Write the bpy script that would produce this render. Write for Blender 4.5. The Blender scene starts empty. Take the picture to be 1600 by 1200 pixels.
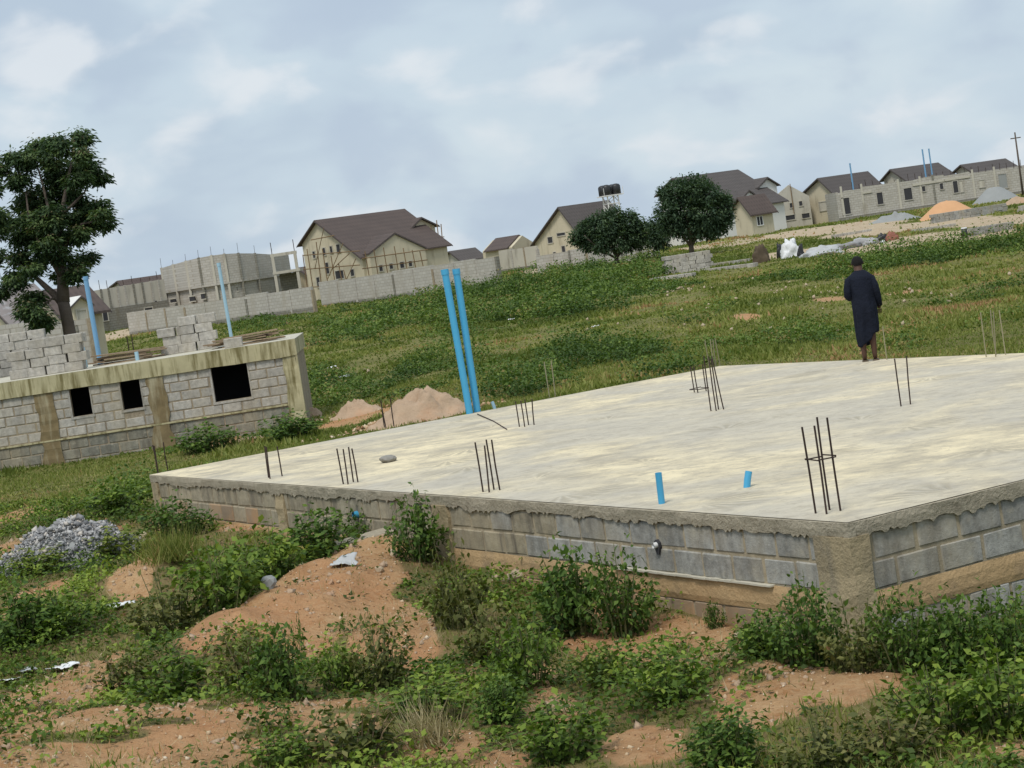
import bpy, bmesh, math, random
import numpy as np
from mathutils import Vector, Matrix

rng = np.random.default_rng(7)
random.seed(7)
R = math.radians
sc = bpy.context.scene
COL = sc.collection

# ------------------------------------------------------------------ camera, sky, sun, exposure
FPX, ROLL, PITCH, CAMZ = 3200.0, R(8.53), R(3.59), 3.57      # focal length in pixels of a 1600 px wide picture
cam_data = bpy.data.cameras.new('camera')
cam_data.sensor_width = 36.0
cam_data.lens = FPX / 1600 * 36
cam_data.clip_start, cam_data.clip_end = 0.1, 6000
cam = bpy.data.objects.new('camera', cam_data)
COL.objects.link(cam)
cam.matrix_world = Matrix.Translation((0, 0, CAMZ)) @ Matrix.Rotation(R(90) - PITCH, 4, 'X') @ Matrix.Rotation(-ROLL, 4, 'Z')
sc.camera = cam

SUN_EL, SUN_AZ = R(58), R(205)      # azimuth clockwise from +Y: high, behind the camera and a little to its left
world = bpy.data.worlds.new('World')
sc.world = world
world.use_nodes = True
wn, wl = world.node_tree.nodes, world.node_tree.links
wn.clear()

def N(nodes, t, **kw):
    n = nodes.new(t)
    for k, v in kw.items():
        if k.startswith('i_'):
            key = k[2:]
            key = int(key) if key.isdigit() else key
            n.inputs[key].default_value = v
        else:
            setattr(n, k, v)
    return n

w_out = N(wn, 'ShaderNodeOutputWorld')
w_bg = N(wn, 'ShaderNodeBackground', i_Strength=0.1)
sky = N(wn, 'ShaderNodeTexSky', sky_type='NISHITA', sun_disc=False, sun_elevation=SUN_EL, sun_rotation=SUN_AZ, air_density=1.2, dust_density=2.5)
w_tc = N(wn, 'ShaderNodeTexCoord')
def wnoise(scale, loc, sz, detail=5, rough=0.55, dist=0.0):
    m = N(wn, 'ShaderNodeMapping')
    m.inputs['Location'].default_value = loc
    m.inputs['Scale'].default_value = (1, 1, sz)
    wl.new(w_tc.outputs['Generated'], m.inputs['Vector'])
    n = N(wn, 'ShaderNodeTexNoise', i_Scale=scale, i_Detail=detail, i_Roughness=rough, i_Distortion=dist)
    wl.new(m.outputs['Vector'], n.inputs['Vector'])
    return n.outputs['Fac']
def wramp(src, stops):
    r = N(wn, 'ShaderNodeValToRGB')
    el = r.color_ramp.elements
    while len(el) < len(stops):
        el.new(0.5)
    for e, (p, c) in zip(el, stops):
        e.position = p
        e.color = (*c, 1)
    r.color_ramp.interpolation = 'EASE'
    wl.new(src, r.inputs['Fac'])
    return r.outputs['Color']
def wmix(fac, a, b):
    m = N(wn, 'ShaderNodeMix', data_type='RGBA')
    for s, d in ((fac, m.inputs[0]), (a, m.inputs[6]), (b, m.inputs[7])):
        if isinstance(s, (int, float)):
            d.default_value = s
        elif isinstance(s, tuple):
            d.default_value = (*s, 1)
        else:
            wl.new(s, d)
    return m.outputs[2]
# a closed deck of soft cloud: broad grey-blue undersides with paler heaps between them
big = wnoise(7.0, (3.1, 0.4, 0.2), 2.4, 4, 0.45, 0.2)
puff = wnoise(15.0, (1.3, 7.7, 2.9), 1.8, 6, 0.45, 0.25)
deck = wramp(big, [(0.34, (3.35, 4.05, 4.85)), (0.50, (3.95, 4.7, 5.35)), (0.66, (4.35, 5.05, 5.55))])
heap = wramp(puff, [(0.50, (0, 0, 0)), (0.66, (0.8, 0.8, 0.8))])
heap2 = wramp(puff, [(0.30, (0.7, 0.7, 0.7)), (0.50, (0, 0, 0))])
c1 = wmix(heap, deck, (5.35, 5.65, 5.95))
c2 = wmix(heap2, c1, (3.25, 3.9, 4.8))
wl.new(wmix(0.94, sky.outputs['Color'], c2), w_bg.inputs['Color'])
wl.new(w_bg.outputs['Background'], w_out.inputs['Surface'])

sun_data = bpy.data.lights.new('sun', 'SUN')
sun_data.energy, sun_data.angle, sun_data.color = 1.5, R(14), (1.0, 0.95, 0.87)
sun = bpy.data.objects.new('sun', sun_data)
COL.objects.link(sun)
sdir = Vector((math.sin(SUN_AZ) * math.cos(SUN_EL), math.cos(SUN_AZ) * math.cos(SUN_EL), math.sin(SUN_EL)))
sun.rotation_euler = sdir.to_track_quat('Z', 'Y').to_euler()
sun.location = (0, 0, 60)

sc.view_settings.view_transform = 'Standard'
sc.view_settings.look = 'None'
sc.view_settings.exposure = 0.55
sc.view_settings.gamma = 1.0
sc.view_settings.use_curve_mapping = False
sc.render.engine = 'CYCLES'
sc.cycles.max_bounces = 5
sc.cycles.diffuse_bounces = 3
sc.cycles.use_denoising = True

# ------------------------------------------------------------------ terrain and pixel-to-ground helpers
def ss(a, b, t):
    t = np.clip((np.asarray(t, float) - a) / (b - a), 0, 1)
    return t * t * (3 - 2 * t)

def vnoise(x, y, seed=0):
    x, y = np.asarray(x, float), np.asarray(y, float)
    xi, yi = np.floor(x).astype(np.int64), np.floor(y).astype(np.int64)
    fx, fy = x - xi, y - yi
    fx, fy = fx * fx * (3 - 2 * fx), fy * fy * (3 - 2 * fy)
    def h(i, j):
        n = (i * 374761393 + j * 668265263 + seed * 982451653) & 0xffffffff
        n = ((n ^ (n >> 13)) * 1274126177) & 0xffffffff
        return ((n ^ (n >> 16)) & 0xffff) / 65535.0
    return (h(xi, yi) * (1 - fx) + h(xi + 1, yi) * fx) * (1 - fy) + (h(xi, yi + 1) * (1 - fx) + h(xi + 1, yi + 1) * fx) * fy

def fbm(x, y, seed=0, o=4):
    s, a, t = 0, 1.0, 0
    for k in range(o):
        s = s + a * vnoise(np.asarray(x) * 2 ** k, np.asarray(y) * 2 ** k, seed + k * 17)
        t += a
        a *= 0.5
    return s / t                                  # 0..1

MOUNDS = []                                       # (x0,y0,x1,y1,width,height)
def T0(x, y):
    z = 0.4 * ss(16, 34, y) + 0.15 * ss(36, 80, y) + 0.6 * ss(80, 140, y) + 0.7 * ss(130, 210, y) + 0.3 * ss(210, 600, y)
    z = z + 1.9 * ss(12.5, 0, y) + 0.22 * ss(-1, -4, x) * ss(21, 15, y) * ss(2, 10, y)
    z = z - 0.26 * ss(36, 46, y) * ss(-1, -5, x) * ss(80, 58, y) - 0.14 * np.exp(-((x - 2.8) / 3.2) ** 2 - ((y - 16.3) / 2.6) ** 2)
    return z

def T(x, y):
    x, y = np.asarray(x, float), np.asarray(y, float)
    z = T0(x, y)
    near = ss(60, 34, y)
    z = z + near * (0.16 * (fbm(x / 2.2, y / 2.8, 3, 3) - 0.5) + 0.10 * (fbm(x / 0.55, y / 0.6, 5, 3) - 0.5) + 0.04 * (fbm(x / 0.17, y / 0.17, 6, 2) - 0.5) * ss(38, 33, y))
    z = z + ss(34, 60, y) * 0.35 * (fbm(x / 9, y / 14, 9, 3) - 0.5)
    for (x0, y0, x1, y1, w, h) in MOUNDS:
        dx, dy = x1 - x0, y1 - y0
        t = np.clip(((x - x0) * dx + (y - y0) * dy) / (dx * dx + dy * dy + 1e-9), 0, 1)
        d2 = (x - x0 - t * dx) ** 2 + (y - y0 - t * dy) ** 2
        wob = 0.6 + 0.8 * fbm(x / 0.5, y / 0.5, 21, 4)
        z = z + h * wob * np.exp(-d2 / (w * w))
    return z

def ray(px, py):
    x, y = px - 800.0, 600.0 - py
    c, s = math.cos(ROLL), math.sin(ROLL)
    X, Y = x * c + y * s, -x * s + y * c
    cp, sp = math.cos(PITCH), math.sin(PITCH)
    return np.array([X, FPX * cp + Y * sp, -FPX * sp + Y * cp])

def W(px, py, d):                                 # the point at distance d (along +Y) seen at a place in the photo
    v = ray(px, py)
    return Vector(v * d / v[1]) + Vector((0, 0, CAMZ))

def GZ(px, py, z):
    v = ray(px, py)
    return Vector(v * ((z - CAMZ) / v[2])) + Vector((0, 0, CAMZ))

def _ss(a, b, t):
    t = min(1.0, max(0.0, (t - a) / (b - a)))
    return t * t * (3 - 2 * t)

def T0s(x, y):                                    # the same, for single points
    z = 0.4 * _ss(16, 34, y) + 0.15 * _ss(36, 80, y) + 0.6 * _ss(80, 140, y) + 0.7 * _ss(130, 210, y) + 0.3 * _ss(210, 600, y)
    z = z + 1.9 * _ss(12.5, 0, y) + 0.22 * _ss(-1, -4, x) * _ss(21, 15, y) * _ss(2, 10, y)
    return z - 0.26 * _ss(36, 46, y) * _ss(-1, -5, x) * _ss(80, 58, y) - 0.14 * math.exp(-((x - 2.8) / 3.2) ** 2 - ((y - 16.3) / 2.6) ** 2)

def G(px, py, f=T0s):                              # where the line of sight meets the ground
    v = ray(px, py)
    lo = 6.0
    d = lo
    while d < 900:
        q = v * d / v[1]
        if q[2] + CAMZ <= f(q[0], q[1]):
            break
        lo, d = d, d * 1.01 + 0.02
    for _ in range(24):
        m = (lo + d) / 2
        q = v * m / v[1]
        if q[2] + CAMZ <= float(f(q[0], q[1])):
            d = m
        else:
            lo = m
    q = v * d / v[1]
    return Vector((q[0], q[1], float(f(q[0], q[1]))))

def ground(x, y):
    return float(T(x, y))

def mpp(d):                                       # metres per photo pixel at distance d
    return d / FPX

def mound(a, b, w, h):
    p, q = G(*a), G(*b)
    MOUNDS.append((p.x, p.y, q.x, q.y, w, h))
mound((590, 892), (330, 1038), 0.80, 0.34)
mound((1180, 1075), (1330, 1090), 0.9, 0.14)
mound((60, 1170), (420, 1140), 1.3, 0.10)
mound((245, 905), (215, 925), 0.6, 0.22)
mound((600, 1015), (640, 985), 0.7, 0.12)

# patches of bare earth: photo ellipses turned into ground ellipses
SOIL = []
def soil_patch(px, py, rx, ry, a=1.0):
    p = G(px, py)
    SOIL.append((p.x, p.y, rx * mpp(p.y), ry * p.y * p.y / (FPX * (CAMZ - p.z)), a))
for b in [(560, 905, 75, 40), (500, 950, 85, 42), (430, 995, 85, 34), (345, 1030, 70, 22), (600, 960, 50, 40), (590, 1015, 45, 30), (655, 1000, 28, 36),
          (470, 1020, 60, 26), (40, 1110, 130, 46), (190, 1155, 240, 50), (430, 1125, 190, 22), (330, 1180, 220, 30), (110, 1085, 110, 26), (520, 1150, 80, 22),
          (60, 935, 60, 22, .7), (225, 905, 48, 24), (215, 935, 25, 16), (240, 838, 40, 10), (150, 1045, 60, 14), (20, 806, 60, 12), (30, 850, 40, 14, .6),
          (700, 1165, 70, 26), (780, 1185, 50, 20), (860, 1105, 40, 34), (845, 1055, 26, 26), (1000, 1005, 110, 32), (1120, 1030, 60, 36), (960, 960, 60, 16, .7),
          (1090, 1000, 60, 20), (1240, 1100, 130, 44), (1345, 1085, 80, 30), (1180, 1130, 70, 26), (1010, 1165, 75, 34), (1590, 1180, 60, 20), (1440, 1075, 40, 14, .6),
          (880, 1000, 30, 24, .6), (360, 690, 50, 7), (430, 815, 90, 9), (560, 655, 60, 8), (1165, 497, 22, 5, .8), (260, 505, 60, 6, .8), (1300, 470, 30, 4, .6),
          (1420, 455, 40, 3, .6), (700, 545, 60, 3, .5), (1290, 359, 110, 4, .9), (1410, 356, 120, 5, 1), (1560, 345, 90, 6, 1), (1470, 372, 110, 6, 1), (1360, 388, 90, 4, .9), (1240, 395, 70, 3, .8), (1130, 380, 90, 3, .6),
          (870, 417, 60, 3), (900, 407, 60, 3, .7)]:
    soil_patch(*b)
GREEN = []
for (px, py, rx, ry) in ((150, 1172, 110, 9), (250, 1150, 60, 7), (60, 1105, 40, 8), (560, 1128, 70, 8), (650, 935, 40, 10), (420, 1165, 60, 7), (1290, 1125, 40, 10), (1060, 1020, 30, 8), (20, 1120, 40, 8), (1180, 1090, 26, 9), (340, 1120, 40, 5)):
    p = G(px, py)
    GREEN.append((p.x, p.y, rx * mpp(p.y), ry * p.y * p.y / (FPX * (CAMZ - p.z))))
def soil(x, y):
    x, y = np.asarray(x, float), np.asarray(y, float)
    m = np.zeros_like(x)
    for (cx, cy, rx, ry, a) in SOIL:
        d = np.sqrt(((x - cx) / rx) ** 2 + ((y - cy) / ry) ** 2)
        m = np.maximum(m, a * (1 - ss(0.72, 1.25, d)))
    for (cx, cy, rx, ry) in GREEN:
        d = np.sqrt(((x - cx) / rx) ** 2 + ((y - cy) / ry) ** 2)
        m = m * ss(0.6, 1.2, d)
    n = fbm(x / 0.7, y / 1.0, 31, 4)
    nf = fbm(x / 5, y / 9, 33, 3)
    m = m + ((n - 0.5) * 1.25 + 0.5 * (fbm(x / 0.22, y / 0.3, 35, 2) - 0.5)) * ss(60, 36, y) + 0.35 * (nf - 0.62) * ss(30, 60, y)
    return np.clip(m, 0, 1)

# ------------------------------------------------------------------ mesh and tag helpers
def link(o, parent=None):
    COL.objects.link(o)
    if parent is not None:
        o.parent = parent
    return o

def tag(o, label=None, cat=None, group=None, kind=None):
    if label: o['label'] = label
    if cat: o['category'] = cat
    if group: o['group'] = group
    if kind: o['kind'] = kind
    return o

def empty(name, loc, rz=0.0, label=None, cat=None, group=None):
    o = bpy.data.objects.new(name, None)
    o.empty_display_size = 0.2
    o.location = loc
    o.rotation_euler = (0, 0, rz)
    link(o)
    return tag(o, label, cat, group, 'thing' if cat else None)

def fast_mesh(name, verts, faces, mat=None, attr=None, smooth=False):
    """verts (N,3), faces (M,k) arrays of one k"""
    verts = np.ascontiguousarray(verts, np.float32)
    faces = np.ascontiguousarray(faces, np.int32)
    me = bpy.data.meshes.new(name)
    k = faces.shape[1]
    me.vertices.add(len(verts))
    me.vertices.foreach_set('co', verts.ravel())
    me.loops.add(faces.size)
    me.loops.foreach_set('vertex_index', faces.ravel())
    me.polygons.add(len(faces))
    me.polygons.foreach_set('loop_start', np.arange(0, faces.size, k, dtype=np.int32))
    me.polygons.foreach_set('loop_total', np.full(len(faces), k, np.int32))
    if smooth:
        me.polygons.foreach_set('use_smooth', np.ones(len(faces), bool))
    me.update(calc_edges=True)
    if attr:
        for an, av in attr.items():
            a = me.attributes.new(an, 'FLOAT', 'POINT')
            a.data.foreach_set('value', np.ascontiguousarray(av, np.float32))
    if mat:
        me.materials.append(mat)
    return me

class MB:
    def __init__(s):
        s.v, s.f = [], []
    def quad(s, *p):
        i = len(s.v)
        s.v += [tuple(q) for q in p]
        s.f.append(tuple(range(i, i + len(p))))
        return s
    def box(s, x0, x1, y0, y1, z0, z1):
        i = len(s.v)
        s.v += [(x0, y0, z0), (x1, y0, z0), (x1, y1, z0), (x0, y1, z0), (x0, y0, z1), (x1, y0, z1), (x1, y1, z1), (x0, y1, z1)]
        s.f += [tuple(i + k for k in q) for q in ((0, 3, 2, 1), (4, 5, 6, 7), (0, 1, 5, 4), (1, 2, 6, 5), (2, 3, 7, 6), (3, 0, 4, 7))]
        return s
    def prism(s, poly, axis, t0, t1):
        """extrude a 2-D polygon along one axis; poly coordinates are the other two axes in x,y,z order"""
        i, n = len(s.v), len(poly)
        for t in (t0, t1):
            for (a, b) in poly:
                s.v.append({'x': (t, a, b), 'y': (a, t, b), 'z': (a, b, t)}[axis])
        s.f.append(tuple(i + k for k in range(n)))
        s.f.append(tuple(i + n + k for k in reversed(range(n))))
        for k in range(n):
            k2 = (k + 1) % n
            s.f.append((i + k, i + n + k, i + n + k2, i + k2))
        return s
    def tube(s, pts, rad, n=8, caps=True):
        pts = [Vector(p) for p in pts]
        if not isinstance(rad, (list, tuple)):
            rad = [rad] * len(pts)
        i0 = len(s.v)
        for k, p in enumerate(pts):
            d = (pts[min(k + 1, len(pts) - 1)] - pts[max(k - 1, 0)]).normalized()
            a = d.orthogonal().normalized() if k == 0 else (a - d * a.dot(d)).normalized()
            b = d.cross(a)
            for j in range(n):
                t = 2 * math.pi * j / n
                s.v.append(tuple(p + (a * math.cos(t) + b * math.sin(t)) * rad[k]))
        for k in range(len(pts) - 1):
            for j in range(n):
                j2 = (j + 1) % n
                s.f.append((i0 + k * n + j, i0 + k * n + j2, i0 + (k + 1) * n + j2, i0 + (k + 1) * n + j))
        if caps:
            s.f.append(tuple(i0 + j for j in reversed(range(n))))
            e = i0 + (len(pts) - 1) * n
            s.f.append(tuple(e + j for j in range(n)))
        return s
    def mesh(s, name, mat, smooth=False):
        me = bpy.data.meshes.new(name)
        me.from_pydata(s.v, [], s.f)
        bm = bmesh.new(); bm.from_mesh(me)
        bmesh.ops.recalc_face_normals(bm, faces=bm.faces)
        bm.to_mesh(me); bm.free()
        if smooth:
            for p in me.polygons: p.use_smooth = True
        if mat: me.materials.append(mat)
        return me
    def build(s, name, mat, parent=None, smooth=False, loc=None):
        o = bpy.data.objects.new(name, s.mesh(name, mat, smooth))
        if loc is not None: o.location = loc
        return link(o, parent)

def obj(name, me, parent=None, loc=None, rot=None, scale=None):
    o = bpy.data.objects.new(name, me)
    if loc is not None: o.location = loc
    if rot is not None: o.rotation_euler = rot
    if scale is not None: o.scale = scale
    return link(o, parent)

# ------------------------------------------------------------------ materials
def C3(c): return (*c, 1.0)
class NT:
    def __init__(s, name):
        s.m = bpy.data.materials.new(name)
        s.m.use_nodes = True
        s.n, s.l = s.m.node_tree.nodes, s.m.node_tree.links
        s.b = s.n['Principled BSDF']
    def new(s, t, **kw): return N(s.n, t, **kw)
    def put(s, src, dst):
        if isinstance(src, bpy.types.NodeSocket): s.l.new(src, dst)
        elif isinstance(src, (tuple, list)) and len(src) == 3 and dst.type == 'RGBA': dst.default_value = C3(src)
        else: dst.default_value = src
    def mix(s, fac, a, b, bt='MIX'):
        m = s.new('ShaderNodeMix', data_type='RGBA', blend_type=bt)
        s.put(fac, m.inputs[0]); s.put(a, m.inputs[6]); s.put(b, m.inputs[7])
        return m.outputs[2]
    def math(s, op, a, b=0.0, c=0.0):
        m = s.new('ShaderNodeMath', operation=op)
        s.put(a, m.inputs[0]); s.put(b, m.inputs[1]); s.put(c, m.inputs[2])
        return m.outputs[0]
    def ramp(s, src, stops):
        r = s.new('ShaderNodeValToRGB')
        el = r.color_ramp.elements
        while len(el) < len(stops): el.new(0.5)
        for e, (p, c) in zip(el, stops):
            e.position = p
            e.color = C3(c) if isinstance(c, (tuple, list)) else (c, c, c, 1)
        s.put(src, r.inputs['Fac'])
        return r.outputs['Color']
    def coords(s, kind='Object', scale=(1, 1, 1), rand=False, rz=0.0):
        v = s.new('ShaderNodeTexCoord').outputs[kind]
        if rand:
            oi = s.new('ShaderNodeObjectInfo')
            mul = s.new('ShaderNodeVectorMath', operation='MULTIPLY_ADD')
            s.l.new(oi.outputs['Random'], mul.inputs[0])
            mul.inputs[1].default_value = (37, 53, 71)
            s.l.new(v, mul.inputs[2])
            v = mul.outputs[0]
        mp = s.new('ShaderNodeMapping')
        mp.inputs['Scale'].default_value = scale
        mp.inputs['Rotation'].default_value = (0, 0, rz)
        s.l.new(v, mp.inputs['Vector'])
        return mp.outputs['Vector']
    def noise(s, vec, scale, detail=4, rough=0.55, dist=0.0):
        n = s.new('ShaderNodeTexNoise', i_Scale=scale, i_Detail=detail, i_Roughness=rough, i_Distortion=dist)
        s.l.new(vec, n.inputs['Vector'])
        return n.outputs['Fac']
    def bump(s, h, strength=0.3, dist=0.02, prev=None):
        b = s.new('ShaderNodeBump', i_Strength=strength, i_Distance=dist)
        s.l.new(h, b.inputs['Height'])
        if prev is not None: s.l.new(prev, b.inputs['Normal'])
        return b.outputs['Normal']
    def done(s, color, rough=0.85, normal=None, spec=0.25):
        s.put(color, s.b.inputs['Base Color'])
        s.put(rough, s.b.inputs['Roughness'])
        s.b.inputs['Specular IOR Level'].default_value = spec
        if normal is not None: s.l.new(normal, s.b.inputs['Normal'])
        return s.m

def sc3(c, k): return tuple(min(1, x * k) for x in c)

def plain(name, c, var=0.25, scale=6.0, rough=0.85, bump=0.25, bscale=40.0, rand=False, stain=None, stain_s=(1, 1, 1), stain_scale=2.0, stain_lo=0.5, spec=0.25, obrand=0.0, bdist=0.01):
    t = NT(name)
    v = t.coords(rand=rand)
    col = t.mix(t.noise(v, scale, 6, 0.65), sc3(c, 1 - var), sc3(c, 1 + var))
    if obrand:
        r = t.new('ShaderNodeObjectInfo').outputs['Random']
        col = t.mix(1.0, col, t.ramp(r, [(0, 1 - obrand), (1, 1.0)]), 'MULTIPLY')
    if stain is not None:
        vs = t.coords(scale=stain_s, rand=rand)
        f = t.ramp(t.noise(vs, stain_scale, 5, 0.6), [(stain_lo, 0.0), (stain_lo + 0.18, 0.85)])
        col = t.mix(f, col, stain)
    return t.done(col, rough, t.bump(t.noise(v, bscale, 5, 0.65), bump, bdist), spec)

M = {}
def walling(name, c, rand, obrand, tan=0.55, dark=0.5):
    t = NT(name)
    v = t.coords(rand=rand)
    pos = t.new('ShaderNodeNewGeometry').outputs['Position']
    def pn(scale3, sc_, d=5):
        mp = t.new('ShaderNodeMapping'); mp.inputs['Scale'].default_value = scale3
        t.l.new(pos, mp.inputs['Vector'])
        return t.noise(mp.outputs[0], sc_, d, 0.62)
    col = t.mix(t.ramp(t.noise(v, 10, 6, 0.7), [(.3, 0.0), (.7, 1.0)]), sc3(c, .68), sc3(c, 1.28))
    if obrand:
        r = t.new('ShaderNodeObjectInfo').outputs['Random']
        col = t.mix(1.0, col, t.ramp(r, [(0, 1 - obrand), (1, 1.0)]), 'MULTIPLY')
    col = t.mix(t.ramp(pn((1, 1, .5), 1.3), [(.44, 0.0), (.66, tan)]), col, (0.40, 0.335, 0.225))
    col = t.mix(t.ramp(pn((2.4, 2.4, .35), 1.6), [(.50, 0.0), (.68, dark)]), col, (0.12, 0.105, 0.085))
    col = t.mix(t.ramp(pn((1, 1, 1), 7.0), [(.56, 0.0), (.70, .5)]), col, (0.46, 0.42, 0.33))
    return t.done(col, .94, t.bump(t.noise(v, 42, 6, .7), .7, .012), .15)
M['block_tan'] = walling('weathered_block', (0.39, 0.345, 0.255), True, 0.28, .6, .85)
M['block'] = walling('sandcrete_block', (0.40, 0.395, 0.365), True, 0.32)
M['block_pale'] = walling('pale_sandcrete_block', (0.49, 0.465, 0.42), True, 0.25, .38, .30)
M['block_dark'] = walling('damp_sandcrete_block', (0.26, 0.255, 0.215), True, .28, .5, .75)
M['mortar'] = walling('ochre_mortar', (0.40, 0.335, 0.235), False, 0, .6, .45)
M['mortar_grey'] = walling('tan_mortar', (0.31, 0.255, 0.185), False, 0, .5, .4)
M['mud_band'] = plain('mud_stained_beam', (0.47, 0.325, 0.175), 0.26, 3.5, 0.95, 0.7, 18, False, (0.30, 0.22, 0.14), (1, 1, 1.2), 1.8, 0.58, bdist=0.03)
M['mud_block'] = plain('mud_stained_block', (0.37, 0.285, 0.20), 0.28, 6, 0.95, 0.5, 35, True, (0.42, 0.27, 0.15), (1, 1, 1), 2.4, 0.45, obrand=0.25)
M['edge'] = plain('raw_slab_edge', (0.40, 0.355, 0.27), 0.35, 9, 0.95, 0.9, 26, False, (0.22, 0.19, 0.14), (1, 1, 0.8), 5.0, 0.58, bdist=0.03)
M['pillar'] = plain('rough_cast_pillar', (0.41, 0.33, 0.205), 0.28, 6, 0.95, 0.8, 24, False, (0.25, 0.215, 0.155), (1, 1, 0.3), 3.0, 0.50, bdist=0.03)
M['old_concrete'] = plain('weathered_concrete', (0.48, 0.435, 0.27), 0.34, 2.2, 0.92, 0.5, 25, False, (0.15, 0.125, 0.045), (4.5, 4.5, 0.55), 1.7, 0.46)
M['wet_stain'] = plain('damp_brown_concrete', (0.21, 0.16, 0.085), 0.7, 3.0, 0.9, 0.6, 22, False, (0.42, 0.38, 0.26), (3, 3, 0.45), 1.6, 0.47)
M['deck_floor'] = plain('deck_screed', (0.52, 0.49, 0.40), 0.2, 1.2, 0.9, 0.3, 20)
M['dark'] = plain('painted_interior_shade', (0.05, 0.05, 0.055), 0.2, 2, 0.95, 0.1, 10)  # near-black base colour, the shade of rooms and openings painted in
M['steel'] = plain('rusty_rebar', (0.055, 0.036, 0.03), 0.4, 20, 0.75, 0.3, 120, obrand=0.3)
M['steel_pale'] = plain('weathered_pale_rod', (0.33, 0.30, 0.19), 0.3, 12, 0.8, 0.2, 60, obrand=0.3)
M['pvc'] = plain('blue_pvc', (0.06, 0.345, 0.58), 0.10, 3.0, 0.42, 0.05, 20, spec=0.5)
M['pvc_faded'] = plain('faded_blue_pvc', (0.17, 0.36, 0.56), 0.12, 3.0, 0.5, 0.05, 20, spec=0.45)
M['pvc_dusty'] = plain('dusty_pale_blue_pvc', (0.34, 0.52, 0.62), 0.15, 3.0, 0.5, 0.05, 20, spec=0.4)
M['white_plastic'] = plain('white_plastic', (0.75, 0.76, 0.76), 0.08, 4, 0.5, 0.2, 20)
M['black_plastic'] = plain('black_plastic', (0.022, 0.022, 0.024), 0.2, 4, 0.45, 0.1, 20, spec=0.5)
M['roof_brown'] = plain('brown_roof', (0.085, 0.066, 0.062), 0.18, 0.8, 0.8, 0.25, 10, stain=(0.12, 0.085, 0.07), stain_s=(1, 1, 1), stain_scale=0.5, stain_lo=0.55)
M['roof_grey'] = plain('grey_brown_roof', (0.088, 0.078, 0.075), 0.2, 0.8, 0.8, 0.2, 10)
def roof_mat(name, c, c2):
    t = NT(name)
    v = t.coords()
    w = t.new('ShaderNodeTexWave', wave_type='BANDS', bands_direction='X', i_Scale=0.9, i_Distortion=0.3); t.l.new(v, w.inputs['Vector'])
    w2 = t.new('ShaderNodeTexWave', wave_type='BANDS', bands_direction='Z', i_Scale=0.8, i_Distortion=0.2); t.l.new(v, w2.inputs['Vector'])
    col = t.mix(t.noise(v, .6, 6, .65), sc3(c, .8), c2)
    col = t.mix(t.math('MULTIPLY', t.math('MULTIPLY', w.outputs['Fac'], w2.outputs['Fac']), .45), col, sc3(c, .55))
    return t.done(col, .75, t.bump(w.outputs['Fac'], .4, .04), .3)
M['roof_brown'] = roof_mat('brown_roof_sheet', (0.088, 0.068, 0.063), (0.125, 0.093, 0.080))
M['roof_grey'] = roof_mat('grey_brown_roof_sheet', (0.090, 0.078, 0.074), (0.115, 0.10, 0.094))
M['roof_metal'] = plain('metal_roof', (0.23, 0.20, 0.19), 0.3, 1.2, 0.5, 0.2, 10, stain=(0.42, 0.43, 0.44), stain_s=(2, 2, .3), stain_scale=0.8, stain_lo=.55)
M['cream'] = plain('cream_render', (0.56, 0.50, 0.37), 0.16, 0.7, 0.92, 0.2, 12, False, (0.36, 0.31, 0.22), (1.6, 1.6, 0.35), 0.9, 0.55)
M['render_grey'] = plain('grey_render', (0.50, 0.47, 0.40), 0.18, 0.6, 0.92, 0.2, 12, False, (0.30, 0.275, 0.225), (1.6, 1.6, 0.35), 0.8, 0.54)
M['white_wall'] = plain('white_painted_wall', (0.72, 0.71, 0.68), 0.06, 1, 0.8, 0.1, 12)
M['bamboo'] = plain('scaffold_bamboo', (0.25, 0.165, 0.09), 0.35, 6, 0.85, 0.2, 30, obrand=0.3)
M['plank'] = plain('sawn_plank', (0.36, 0.27, 0.18), 0.35, 8, 0.85, 0.3, 40, True, (0.20, 0.14, 0.09), (6, 1, 1), 1.5, 0.55, obrand=0.35)
M['bark'] = plain('bark', (0.115, 0.092, 0.075), 0.4, 3.5, 0.95, 0.9, 14, bdist=0.04)
M['twig'] = plain('green_stem', (0.13, 0.14, 0.06), 0.3, 10, 0.9, 0.2, 30)
M['dry_stem'] = plain('dry_stem', (0.28, 0.20, 0.12), 0.3, 10, 0.9, 0.2, 30)
M['stone'] = plain('stone', (0.42, 0.40, 0.36), 0.3, 5, 0.92, 0.6, 30, True, obrand=0.4)
M['tan_stone'] = plain('tan_stone', (0.58, 0.47, 0.33), 0.25, 6, 0.95, 0.5, 30, True, obrand=0.35)
M['gravel'] = plain('crushed_granite', (0.40, 0.40, 0.405), 0.3, 6, 0.92, 0.5, 30, True, obrand=0.5)
M['sand'] = plain('orange_sand', (0.60, 0.345, 0.185), 0.12, 1.5, 0.97, 0.4, 14)
M['grit'] = plain('grey_grit', (0.29, 0.30, 0.295), 0.14, 1.5, 0.97, 0.4, 14)
M['earth'] = plain('heaped_earth', (0.44, 0.32, 0.22), 0.3, 2.0, 0.97, 0.8, 9, stain=(0.50, 0.28, 0.16), stain_scale=0.9, stain_lo=0.56, bdist=0.05)
M['robe'] = plain('navy_cloth', (0.0085, 0.0115, 0.022), 0.5, 4, 0.85, 0.8, 7, spec=0.2, bdist=.05)
M['skin'] = plain('dark_brown_skin', (0.085, 0.043, 0.028), 0.12, 8, 0.6, 0.1, 50, spec=0.35)
M['hair'] = plain('black_hair', (0.009, 0.008, 0.008), 0.2, 30, 0.85, 0.6, 120)
M['sandal'] = plain('sandal', (0.12, 0.09, 0.06), 0.2, 10, 0.8, 0.1, 40)
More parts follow.
